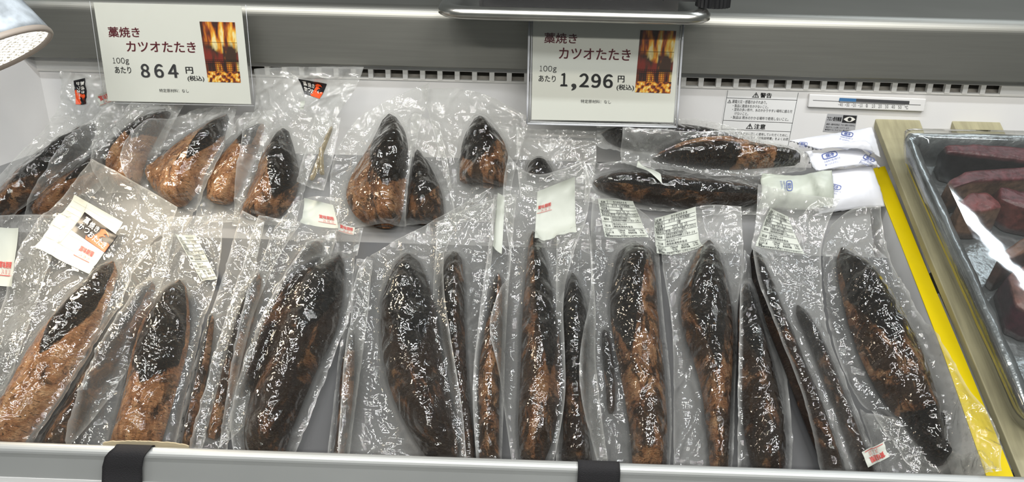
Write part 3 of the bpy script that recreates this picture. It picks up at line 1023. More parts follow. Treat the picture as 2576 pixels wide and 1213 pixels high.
def fish_mesh(lay, F, parent, st, name='fillet'):
    P = lay.P
    X, Y = F['X'], F['Y']
    nt, ns = X.shape
    vt = P.pos(X, Y, F['top']).reshape(-1, 3)
    sb = slice(0, ns, 1)
    Xb = X[:, sb]
    nb = Xb.shape[1]
    vb = P.pos(Xb, Y[:, sb], F['bot'][:, sb]).reshape(-1, 3)
    N = len(vt)
    f = [q[::-1] for q in grid_faces(nt, ns)]
    fb = [tuple(N+i for i in q) for q in grid_faces(nt, nb)]
    side = []
    for i in range(nt-1):
        a, b = i*ns, (i+1)*ns
        c, d = N+i*nb, N+(i+1)*nb
        side += [(c, d, b, a), (b+ns-1, d+nb-1, c+nb-1, a+ns-1)]
    for row, rb, rev in ((0, N, 1), ((nt-1)*ns, N+(nt-1)*nb, 0)):
        for j in range(nb-1):
            q = (row+j, row+j+1, rb+j+1, rb+j)
            side.append(q[::-1] if rev else q)
    # skin zone: a tongue of char from the tip; flesh strips along the edges and below
    t, s = F['t'][:, None], F['s'][None]
    tongue = (st['end'] - st.get('slope', .25)*np.abs(s-st.get('mid', 0))**1.3 - t)/.10
    edge = np.minimum((s-st.get('le', -1.2))/.10, (st.get('re', 1.2)-s)/.10)
    skin = np.clip(np.minimum(tongue, edge), -1, 1)*.5+.35
    if st.get('base') is not None:                       # char again at the blunt end
        skin = np.maximum(skin, np.clip((t-st['base'])/.05, -1, 1)*.5+.35)
    seed = F['seed']
    ln = np.concatenate([[0], np.cumsum(np.linalg.norm(np.diff((F['l']+F['r'])/2, axis=0), axis=1))])
    fco = np.stack([s*F['wid'][:, None]/2+seed*.37, np.broadcast_to(ln[:, None], X.shape)+seed*.71, np.full(X.shape, seed*.13)], -1).reshape(-1, 3)
    skin = np.broadcast_to(skin, X.shape).reshape(-1)
    tone = np.full(len(vt), st.get('tone', .7))
    ib = (np.arange(nt)[:, None]*ns+np.arange(ns)[None]).ravel()
    at = {'fco': np.vstack([fco, fco[ib]]), 'skin': np.concatenate([skin, skin[ib]]), 'tone': np.concatenate([tone, tone[ib]])}
    return mesh(name, np.vstack([vt, vb]), f+fb+side, M[st.get('mat', 'fish')], parent, True, at)


def raster(lay, w, F):
    A = np.full((w[1]-w[0], w[3]-w[2]), -1.0)
    nt, ns = F['X'].shape
    for a in np.linspace(0, 1, 6, endpoint=False):
        for b in np.linspace(0, 1, 4, endpoint=False):
            g = lambda Z: (Z[:-1, :-1]*(1-b)+Z[:-1, 1:]*b)*(1-a)+(Z[1:, :-1]*(1-b)+Z[1:, 1:]*b)*a
            i = np.round((g(F['X'])-lay.x0)/GS-w[2]).astype(int)
            j = np.round((g(F['Y'])-lay.s0)/GS-w[0]).astype(int)
            ok = (i >= 0) & (i < A.shape[1]) & (j >= 0) & (j < A.shape[0])
            np.maximum.at(A, (j[ok], i[ok]), g(F['top'])[ok])
    return A


def outline(b):
    """left, right (top to bottom) and optional top/bottom edge of a bag, as pixels"""
    L, R = b['L'], b['R']
    T = b.get('T') or [L[0], R[0]]
    B = b.get('B') or [L[-1], R[-1]]
    return L, R, T, B


def pack(lay, name, label, group, bag, fish=(), stickers_=(), wr=1.0, mat='film', veil=.17, body=.0, puff=0.0, cat='packed fish', part='film_bag'):
    P = lay.P
    veil = veil*1.5 if lay is LB else veil
    SEED[0] += 1
    sd = SEED[0]
    rng = np.random.RandomState(sd*7+3)
    FS = [fish_shape(lay, f['L'], f['R'], f.get('h', .024), f.get('ridge', 0.), seed=sd*3+i, lift=f.get('lift'), under=f.get('under', .010), sharp=f.get('sharp', .75)) for i, f in enumerate(fish)]
    L, R, T, B = outline(bag)
    hb = .004
    nu = 0
    for it in range(2):
        le, re, te, be = [hits(P, k, hb) for k in (L, R, T, B)]
        allp = np.vstack([le, re, te, be])
        hb = float(np.median(lay.at(allp[:, 0], allp[:, 1])))+.003
    length = max(np.linalg.norm(np.diff(le, axis=0), axis=1).sum(), np.linalg.norm(np.diff(re, axis=0), axis=1).sum())
    width = max(np.linalg.norm(te[-1]-te[0]), np.linalg.norm(be[-1]-be[0]), np.linalg.norm(le[len(le)//2]-re[len(re)//2]))
    nu, nv = int(np.clip(length/.0026, 24, 130)), int(np.clip(width/.0026, 14, 80))
    le, re, te, be = resample(le, nu), resample(re, nu), resample(te, nv), resample(be, nv)
    u, v = np.linspace(0, 1, nu)[:, None, None], np.linspace(0, 1, nv)[None, :, None]
    G = le[:, None]*(1-v)+re[:, None]*v + te[None]*(1-u)+be[None]*u - (te[0]*(1-v)+te[-1]*v)*(1-u)-(be[0]*(1-v)+be[-1]*v)*u
    G[..., 1] = np.maximum(G[..., 1], .008)
    w = lay.win(G.reshape(-1, 2))
    gx = lay.x0+GS*(np.arange(w[2], w[3]))[None].repeat(w[1]-w[0], 0)
    gy = lay.s0+GS*(np.arange(w[0], w[1]))[:, None].repeat(w[3]-w[2], 1)
    poly = np.vstack([te, re[1:], be[::-1][1:], le[::-1][1:-1]])
    mask = in_poly(gx, gy, poly)
    base = lay.H[w[0]:w[1], w[2]:w[3]]
    ft = np.full(base.shape, -1.0)
    for F in FS:
        ft = np.maximum(ft, raster(lay, w, F))
    fm = (ft > 0)
    loose = np.maximum(dilate(base), blur(base, 3.0)*.9)
    bodyh = np.maximum(loose, ft)
    film = np.maximum(bodyh, blur(bodyh, 3.5)*.97)+.0016
    fmb = blur(fm.astype(float), 2.5)
    free = np.clip(1-fmb*1.25, 0, 1)
    # folds running out from the fillet's tip and the corners, and random crinkles
    seeds = [(F['l'][0]+F['r'][0])/2 for F in FS]+[(F['l'][-1]+F['r'][-1])/2 for F in FS]
    seeds += [G[rng.randint(nu), rng.randint(nv)] for _ in range(9)]
    fold = np.zeros(base.shape)
    for c in seeds:
        for _ in range(7):
            a = rng.uniform(0, 2*math.pi)
            ln = rng.uniform(.025, .105)
            p0 = c+rng.uniform(-.006, .006, 2)
            d = np.array([math.cos(a), math.sin(a)])
            rx, ry = gx-p0[0], gy-p0[1]
            al = rx*d[0]+ry*d[1]
            ac = -rx*d[1]+ry*d[0] + .006*(vnoise(al*60, al*0+_*3, sd)-.5)
            k = np.clip(al/ln, 0, 1)
            fold = np.maximum(fold, np.exp(-(ac/(.0014+.0022*k))**2)*np.clip(al/.006, 0, 1)*np.clip((ln-al)/.02, 0, 1)*rng.uniform(.0018, .0055))
    n1 = fbm(gx*28+sd*3.1, gy*17+sd*1.7, sd, 3)
    rid = 1-np.abs(2*n1-1)*2.2
    n2 = fbm(gx*9+sd, gy*7-sd, sd+5, 2)
    calm = np.ones(base.shape)
    for st in stickers_:
        q = hits(P, st['q'], hb)
        calm *= np.where(in_poly(gx, gy, q), .25, 1.)
    calm = blur(calm, 2.0)
    film = film + free*calm*wr*(fold+.0032*np.clip(rid, 0, 1)**2+.010*np.clip(n2-.35, 0, 1)) + (1-free)*(.0014*np.clip(1-np.abs(2*fbm(gx*70+gy*45+sd, gy*75-gx*20, sd+8, 2)-1)*2.4, 0, 1)+.0006*np.clip(rid, 0, 1))
    # the slack top of the bag billows
    sl = np.clip((gy-(np.max(poly[:, 1])-.085))/.07, 0, 1)
    film = film + sl*free*calm*wr*.016*np.clip(fbm(gx*16+sd*2, gy*13+sd, sd+11, 2)-.3, 0, 1)
    if puff:
        d = np.zeros(base.shape)
        # a filled pouch: thick in the middle, pinched at the seams
        uu = np.linspace(0, 1, nu)[:, None]
        vv = np.linspace(0, 1, nv)[None]
        pf = (np.clip(4*uu*(1-uu), 0, 1)*np.clip(4*vv*(1-vv), 0, 1))**.45
        Fp = dict(X=G[..., 0], Y=G[..., 1], top=1+pf)
        d = np.clip(raster(lay, w, Fp)-1, 0, 1)
        film = film + blur(d, 2)*puff*(1+.35*(n1-.5))
    h = lay.sample(film, w, G[..., 0], G[..., 1])
    H2 = np.where(mask, np.maximum(base, film), base)
    for st in stickers_:
        q = hits(P, st['q'], hb)
        q = q.mean(0)+(q-q.mean(0))*1.12
        H2 = np.where(in_poly(gx, gy, q), H2+.003, H2)
    lay.H[w[0]:w[1], w[2]:w[3]] = H2
    # root at the middle of the pack, on what carries it
    c = G[nu//2, nv//2]
    root = thing(name, label, cat, P.pos(c[0], c[1], 0), group)
    for F, f in zip(FS, fish):
        fish_mesh(lay, F, root, f)
    on = lay.sample(fmb, w, G[..., 0], G[..., 1])
    vl = np.clip(.50*veil*(1-on)*(.55+.9*vnoise(G[..., 0]*30+sd, G[..., 1]*22, sd)) + .004 + .012*vnoise(G[..., 0]*60, G[..., 1]*60, sd), 0, 1)
    vl = vl + .10*np.exp(-((on-.22)/.12)**2)               # the film gathers white along the fillet
    up = np.clip(1-np.linspace(0, 1, nu)/.34, 0, 1)[:, None]
    vl = np.clip(vl*(1+.7*up), 0, .8)
    edge = np.minimum(np.minimum(np.arange(nu), np.arange(nu)[::-1])[:, None], np.minimum(np.arange(nv), np.arange(nv)[::-1])[None])
    vl = np.where(edge == 0, .45, np.where(edge == 1, np.maximum(vl, .26), vl))       # the cut edge of the film reads white
    vs = P.pos(G[..., 0], G[..., 1], h).reshape(-1, 3)
    ff = [q[::-1] for q in grid_faces(nu, nv)]
    if puff:
        hb2 = np.minimum(lay.sample(base, w, G[..., 0], G[..., 1])+.0008, h-.0004)
        N = len(vs)
        vs = np.vstack([vs, P.pos(G[..., 0], G[..., 1], hb2).reshape(-1, 3)])
        ring = [j for j in range(nv)]+[i*nv+nv-1 for i in range(1, nu)]+[(nu-1)*nv+j for j in range(nv-2, -1, -1)]+[i*nv for i in range(nu-2, 0, -1)]
        ff = ff+[tuple(N+i for i in q[::-1]) for q in ff]+[(a, b, b+N, a+N) for a, b in zip(ring, ring[1:]+ring[:1])]
        vl = np.concatenate([vl.ravel(), vl.ravel()])
    bagobj = mesh(part, vs, ff, M[mat], root, True, {'veil': vl.ravel()})
    ctx = (lay, film, w)
    for st in stickers_:
        st['make'](root, ctx, st)
    return root


def on_film(ctx, q, uv, lift):
    """points of a sticker laid on a pack's film; q = pixel corners"""
    lay, film, w = ctx
    P = lay.P
    c = hits(P, q, .006)
    for _ in range(2):
        hh = lay.sample(film, w, c[:, 0], c[:, 1])
        c = hits(P, q, hh)
    xs = quad_map(c, uv)
    h = lay.sample(film, w, xs[:, 0], xs[:, 1])
    return P.pos(xs[:, 0], xs[:, 1], h+lift)


def stick(ctx, name, q, mat, parent, lift=.0008, n=22, poly=None):
    if poly is None:
        u, v = np.meshgrid(np.linspace(0, 1, n), np.linspace(0, 1, n))
        return mesh(name, on_film(ctx, q, np.stack([u.ravel(), v.ravel()], 1), lift), [t[::-1] for t in grid_faces(n, n)], M[mat], parent, True)
    return mesh(name, on_film(ctx, q, np.array(poly, float), lift), [tuple(range(len(poly)))], M[mat], parent, False)


def stick_text(ctx, name, q, rows, mat, parent, lift=.0016):
    vs, fs = [], []
    for body, (u0, v0, u1, v1), *rest in rows:
        g, f = text2d(body, *(rest or [0.0]))
        if not len(g):
            continue
        uv = np.stack([u0+(u1-u0)*g[:, 0], v1-(v1-v0)*g[:, 1]], 1)
        o = len(vs)
        vs += on_film(ctx, q, uv, lift).tolist()
        fs += [tuple(i+o for i in k) for k in f]
    return mesh(name, vs, fs, M[mat], parent, False)


def stick_rules(ctx, name, q, segs, mat, parent, w=.004, lift=.0013):
    vs, fs = [], []
    for (a, b), (c, d) in segs:
        n = 16
        t = np.linspace(0, 1, n)
        dx, dy = c-a, d-b
        l = math.hypot(dx, dy)
        nx_, ny_ = -dy/l*w, dx/l*w
        uv = np.concatenate([np.stack([a+dx*t+nx_, b+dy*t+ny_], 1), np.stack([a+dx*t-nx_, b+dy*t-ny_], 1)])
        o = len(vs)
        vs += on_film(ctx, q, uv, lift).tolist()
        fs += [(o+i, o+i+1, o+n+i+1, o+n+i) for i in range(n-1)]
    return mesh(name, vs, fs, M[mat], parent, False)


def info_label(root, ctx, st):
    """printed food label: rows of fields, maker, nutrition"""
    q = st['q']
    p = stick(ctx, 'label', q, 'paper', root)
    rows = [('名称', (.07, .04, .20, .10)), ('カツオのたたき', (.42, .03, .80, .10)), ('原材料名', (.04, .12, .23, .18)), ('カツオ（太平洋南部）', (.36, .11, .86, .18)),
            ('内容量', (.06, .20, .22, .26)), ('1節', (.56, .19, .64, .26)), ('賞味期限', (.04, .28, .24, .34)), ('2024.08.10', (.44, .27, .78, .345)),
            ('保存方法', (.04, .36, .24, .42)), ('要冷凍（−18℃以下で保存してください）', (.28, .35, .97, .42)),
            ('販売者', (.07, .48, .20, .54)), ('合同会社高知の魚屋さん', (.28, .435, .76, .495)), ('高知県高知市桟橋町３丁目９−２６', (.28, .50, .93, .56)),
            ('加工者', (.07, .65, .20, .71)), ('株式会社ハマヤ', (.28, .60, .62, .66)), ('高知県高知市長浜', (.28, .67, .74, .73)),
            ('エネルギー', (.04, .765, .24, .82)), ('126kcal', (.36, .765, .52, .82)), ('炭水化物', (.60, .765, .76, .82)), ('1.0g', (.86, .765, .95, .82)),
            ('たんぱく質', (.04, .83, .24, .885)), ('24.5g', (.38, .83, .50, .885)), ('食塩相当量', (.58, .83, .78, .885)), ('0.2g', (.86, .83, .95, .885)),
            ('脂質', (.04, .89, .13, .94)), ('2.7g', (.40, .89, .49, .94)), ('解凍後はお早めにお召し上がりください。', (.05, .945, .93, .99))]
    bold = [(a, b, .012) for a, b in rows]
    stick_text(ctx, 'lettering', q, bold, 'ink', p)
    stick_rules(ctx, 'ruled_lines', q, [((.02, y), (.98, y)) for y in (.11, .19, .27, .35, .43, .58, .75, .94)]+[((.26, .02), (.26, .75))], 'grey_ink', p)


def date_rows(ctx, q, p, s='24.08.10'):
    stick_text(ctx, 'date_lettering', q, [('賞味期限', (.10, .10, .90, .50), .02)], 'red', p, .0020)
    stick_text(ctx, 'date_number', q, [(s, (.30, .56, .85, .82))], 'red', p, .0020)
    stick_rules(ctx, 'date_line', q, [((.05, .9), (.95, .9))], 'red', p, .02, .0020)


def date_sticker(root, ctx, st):
    p = stick(ctx, 'date_sticker', st['q'], 'paper', root, .0010, 10)
    date_rows(ctx, st['q'], p)


def back_label(root, ctx, st):
    """blank back of a label with the red best-before stamp"""
    p = stick(ctx, 'label', st['q'], 'paper', root)
    if 'date' in st:
        u0, v0, u1, v1 = st['date']
        qq = [tuple(k) for k in quad_map(st['q'], np.array([[u0, v0], [u1, v0], [u1, v1], [u0, v1]], float))]
        date_rows(ctx, qq, p)
    if st.get('grid'):
        stick_rules(ctx, 'ruled_lines', st['q'], [((.03, y), (.97, y)) for y in (.09, .18, .27, .36, .58, .78)]+[((.28, .03), (.28, .78))], 'paper_line', p)


FLAME_POLY = [(.40, .98), (.36, .82), (.44, .88), (.50, .70), (.56, .52), (.60, .36), (.58, .22), (.66, .12), (.78, .16), (.86, .30), (.76, .26), (.70, .34), (.80, .40), (.72, .44), (.66, .56), (.74, .68), (.84, .62), (.93, .56), (.99, .60), (.99, .99), (.70, .99)]


def logo_sticker(root, ctx, st):
    """black sticker with white brush lettering over an orange flame"""
    q = st['q']
    p = stick(ctx, 'logo_sticker', q, 'sticker_black', root, .0014, 16)
    stick(ctx, 'flame_mark', q, 'orange', p, .0021, poly=FLAME_POLY[::-1])
    stick_text(ctx, 'lettering', q, [('藁', (.10, .10, .25, .42), .015), ('焼', (.28, .14, .42, .46), .015), ('き', (.45, .18, .56, .46), .02),
                                     ('か', (.08, .48, .22, .76), .02), ('つ', (.24, .52, .38, .76), .02), ('お', (.40, .54, .54, .82), .02), ('た', (.55, .56, .68, .86), .02), ('た', (.69, .56, .82, .88), .02), ('き', (.83, .58, .94, .90), .02)], 'white_ink', p, .0027)


M['paper_line'] = pbr('pale_label_line', (0.45, 0.46, 0.43), .6)
# ------------------------------------------------------------------ the packs, from the ones underneath to the ones on top (outlines in photo pixels)
FR, BR = 'vacuum packs laid in the front row', 'vacuum packs leaning in the back row'
DK = dict(tone=.25)


def ST(end, slope=.25, mid=0., le=-1.2, re=1.2, tone=.7, base=None):
    return dict(end=end, slope=slope, mid=mid, le=le, re=re, tone=tone, base=base)


def fi(L, R, st, **kw):
    return dict(L=L, R=R, **st, **kw)


VP = 'vacuum_pack'


def back_row():
    logo = dict(q=[(186, 203), (216, 196), (218, 262), (192, 264)], make=logo_sticker)
    logo['q'] = [(215, 196), (218, 262), (192, 264), (186, 203)]
    pack(LB, VP, 'pack against the left end liner, long charred fillet, logo sticker folded upright', BR,
         dict(L=[(152, 178), (146, 300), (-20, 450), (-70, 580)], R=[(318, 200), (300, 290), (225, 400), (145, 480), (30, 560)]),
         [fi([(225, 308), (110, 378), (30, 440), (-10, 500), (-50, 545)], [(246, 309), (218, 390), (142, 470), (70, 520), (15, 555)], ST(.72, .35, -.1, tone=.6), ridge=.1, h=.028)],
         [logo, dict(q=[(239, 241), (284, 226), (296, 252), (250, 268)], make=date_sticker)], veil=.34)
    pack(LB, VP, 'pack with a long fillet running under the 864 sign, orange at its lower end', BR,
         dict(L=[(300, 255), (225, 350), (140, 460), (60, 560)], R=[(470, 250), (400, 330), (290, 440), (190, 545)]),
         [fi([(372, 288), (300, 345), (225, 405), (150, 465), (70, 535)], [(418, 278), (345, 368), (262, 448), (195, 492), (130, 550)], ST(.76, .3, .1, tone=.9), ridge=.0, h=.026)], veil=.24)
    pack(LB, VP, 'pack with a short fillet ending in a bright orange cut face', BR,
         dict(L=[(352, 268), (285, 360), (258, 440), (270, 490)], R=[(470, 262), (415, 370), (385, 440), (370, 490)]),
         [fi([(402, 286), (332, 345), (292, 395), (272, 440), (290, 470)], [(436, 278), (402, 340), (372, 400), (362, 440), (352, 468)], ST(.50, .1, 0., tone=1.1), ridge=.2, h=.022)], veil=.24)
    pack(LB, VP, 'pack with a narrow orange fillet half hidden behind the fin-shaped one', BR,
         dict(L=[(615, 285), (540, 385), (505, 460), (490, 560)], R=[(690, 280), (680, 370), (650, 450), (600, 560)]),
         [fi([(630, 320), (575, 370), (540, 415), (522, 455), (520, 505)], [(668, 305), (655, 370), (628, 425), (605, 475), (580, 515)], ST(.40, .15, .3, re=.75, tone=1.15), ridge=.35, h=.022)], veil=.28)
    pack(LB, VP, 'pack with the fin-shaped fillet, sharp tip up, orange face and dark right side', BR,
         dict(L=[(495, 275), (400, 340), (340, 395), (345, 470), (400, 570)], R=[(600, 268), (592, 360), (565, 430), (530, 490), (470, 570)]),
         [fi([(562, 290), (480, 340), (410, 388), (366, 438), (392, 490), (440, 518)], [(578, 286), (566, 350), (545, 400), (520, 450), (490, 495), (458, 522)], ST(.60, .75, .45, re=1.2, tone=1.0), ridge=.4, h=.034)], veil=.26)
    pack(LB, VP, 'big pack, clear at the top with a tilted logo sticker, squat mottled fillet below', BR,
         dict(L=[(642, 172), (640, 300), (620, 420), (585, 570)], R=[(916, 168), (898, 220), (830, 320), (785, 420), (745, 570)], T=[(642, 172), (780, 162), (916, 168)]),
         [fi([(700, 325), (662, 395), (642, 445), (618, 500), (600, 552)], [(724, 322), (744, 385), (754, 440), (748, 495), (705, 548)], ST(.86, .55, .45, tone=.75), ridge=.05, h=.030)],
         [dict(q=[(751, 198), (823, 211), (805, 249), (766, 236)], make=logo_sticker), dict(q=[(756, 254), (768, 253), (764, 275), (755, 276)], make=back_label)], veil=.34)
    pack(LB, VP, 'narrow pack of thin straw-coloured strips right of the squat mottled fillet', BR,
         dict(L=[(800, 300), (775, 380), (755, 470)], R=[(860, 300), (838, 400), (815, 480)]),
         [fi([(831, 318), (808, 370), (790, 420), (778, 452)], [(839, 318), (818, 372), (801, 424), (788, 455)], ST(-1, tone=1.0), h=.008, mat='straw'),
          fi([(803, 370), (802, 400), (805, 440)], [(812, 368), (814, 402), (816, 440)], ST(-1, tone=.9), h=.007, mat='straw')], veil=.2)
    pack(LB, VP, 'pack with a dark triangular fillet tucked behind the large ridged fillet', BR,
         dict(L=[(1040, 290), (1030, 400), (1018, 570)], R=[(1108, 320), (1132, 440), (1150, 570)]),
         [fi([(1045, 378), (1036, 430), (1030, 490), (1022, 560)], [(1054, 376), (1090, 430), (1114, 490), (1118, 560)], ST(.80, .2, -.2, tone=.55), ridge=-.2, h=.026)], veil=.22)
    pack(LB, VP, 'pack with the large ridged fillet, tip up, standing below the middle air slots', BR,
         dict(L=[(900, 300), (845, 380), (828, 470), (835, 575)], R=[(1082, 205), (1060, 330), (1038, 420), (1024, 575)], T=[(900, 300), (985, 245), (1082, 205)]),
         [fi([(968, 290), (935, 360), (892, 425), (866, 485), (886, 540), (930, 570)], [(988, 284), (1022, 330), (1030, 400), (1022, 470), (1014, 540), (1000, 572)], ST(.74, .3, .5, tone=.8), ridge=.52, h=.036, sharp=.95)], veil=.24)
    pack(LB, VP, 'pack with a stubby fillet, silvery lower half, just left of the 1,296 sign', BR,
         dict(L=[(1062, 222), (1090, 330), (1120, 440), (1150, 560)], R=[(1335, 300), (1312, 370), (1290, 450), (1275, 560)], T=[(1062, 222), (1200, 220), (1335, 300)]),
         [fi([(1198, 292), (1166, 342), (1157, 395), (1155, 440), (1158, 462)], [(1216, 291), (1252, 330), (1276, 372), (1279, 415), (1274, 472)], ST(.80, .3, -.4, tone=.7), ridge=.1, h=.03)], veil=.26)
    pack(LB, VP, 'pack of grey trimmings behind the tall stamped pack, under the 1,296 sign', BR,
         dict(L=[(1300, 330), (1300, 420), (1310, 500)], R=[(1500, 330), (1500, 420), (1480, 500)]),
         [fi([(1335, 405), (1325, 425), (1325, 455)], [(1370, 400), (1388, 425), (1395, 455)], ST(2, tone=.3), h=.02)], veil=.3)
    # the stack lying crosswise on the right
    pack(LB, VP, 'lowest pack of the crosswise stack, its fillet rosy brown at the left end', BR,
         dict(L=[(1470, 510), (1600, 530), (1800, 545), (1960, 540)], R=[(1470, 420), (1600, 405), (1800, 415), (1960, 425)]),
         [fi([(1490, 470), (1560, 500), (1660, 520), (1800, 525), (1915, 512)], [(1492, 450), (1560, 432), (1660, 440), (1800, 455), (1915, 472)], ST(2, re=.45, tone=.45, le=-.3), ridge=.1, h=.028)], veil=.16)
    pack(LB, VP, 'rearmost pack of the crosswise stack, black fillet right of the 1,296 sign', BR,
         dict(L=[(1500, 372), (1600, 395), (1750, 400), (1900, 400)], R=[(1500, 305), (1600, 300), (1760, 298), (1910, 345)]),
         [fi([(1512, 345), (1560, 375), (1660, 388), (1780, 388), (1880, 382)], [(1514, 330), (1560, 318), (1660, 308), (1780, 318), (1880, 358)], ST(2, re=.85, tone=.4), ridge=.2, h=.024)], veil=.22)
    pack(LB, VP, 'topmost pack of the crosswise stack, black fillet with a tan band', BR,
         dict(L=[(1560, 418), (1680, 440), (1800, 452), (1900, 450), (2030, 425)], R=[(1560, 340), (1700, 352), (1850, 342), (1950, 355), (2035, 385)]),
         [fi([(1640, 408), (1730, 424), (1820, 430), (1920, 424), (2012, 415)], [(1642, 392), (1720, 364), (1810, 354), (1910, 360), (2010, 380)], ST(.60, .05, 0, re=.75, tone=.85, base=.80), ridge=.1, h=.03)],
         [dict(q=[(1605, 405), (1660, 440), (1665, 462), (1600, 425)], make=back_label)], veil=.26)


def ice(label, q, gel=False, puff=.022, prints=()):
    TL, TR, BR_, BL = q

    def mk(root, ctx, st):
        for k, (cx, cy, ang, w) in enumerate(prints):
            ca, sa = math.cos(ang), math.sin(ang)
            qq = [(cx+(x*ca-y*sa)*w, cy+(x*sa+y*ca)*w*.8) for x, y in ((-1, -.5), (1, -.5), (1, .5), (-1, .5))]
            pts = [(.5+.5*math.copysign(abs(math.cos(a))**.5, math.cos(a)), .5+.5*math.copysign(abs(math.sin(a))**.5, math.sin(a))) for a in np.linspace(0, 2*math.pi, 28, False)]
            inn = [(.5+(u-.5)*.88, .5+(v-.5)*.76) for u, v in pts]
            vs = np.vstack([on_film(ctx, qq, np.array(pts), .0010), on_film(ctx, qq, np.array(inn), .0010)])
            n = len(pts)
            ring = [(i, n+i, n+(i+1) % n, (i+1) % n) for i in range(n)]
            o = mesh('oval_mark', vs, ring, M['blue'], root, False)
            stick_text(ctx, 'lettering', qq, [('保冷', (.22, .2, .78, .8), .03)], 'blue', o, .0011)
            stick_text(ctx, 'small_print', [(cx+(x*ca-y*sa)*w, cy+(x*sa+y*ca)*w*.8) for x, y in ((-1, .65), (1.2, .65), (1.2, 1.5), (-1, 1.5))],
                       [('冷却用の保冷剤です', (0, 0, 1, .4)), ('食べられません。', (0, .55, .8, .95))], 'blue', o, .0011)
    return pack(LB, 'ice_pack', label, 'ice packs piled on the right', dict(L=[TL, BL], R=[TR, BR_]), (), [dict(q=q, make=mk)], mat='icegel' if gel else 'icebag', puff=puff, veil=0, wr=.6, cat='ice pack', part='pouch')


def ice_packs():
    ice('white ice pack at the bottom of the pile beside the yellow tape', [(2025, 445), (2190, 420), (2225, 520), (2060, 540)], prints=[(2100, 470, .3, 16)])
    ice('white ice pack with blue ovals directly under the topmost one of the pile', [(2015, 395), (2160, 375), (2210, 425), (2050, 440)], prints=[(2085, 392, -.35, 20), (2185, 400, .5, 16)])
    ice('topmost white ice pack of the pile with a pointed left corner', [(1985, 358), (2190, 322), (2212, 400), (2060, 388)], prints=[(2130, 338, .25, 15), (2020, 362, .1, 11)])
    ice('grey translucent ice pack standing in front of the white ones', [(1915, 440), (2090, 432), (2095, 520), (1910, 520)], gel=True, prints=[(1985, 468, 1.5, 16)])


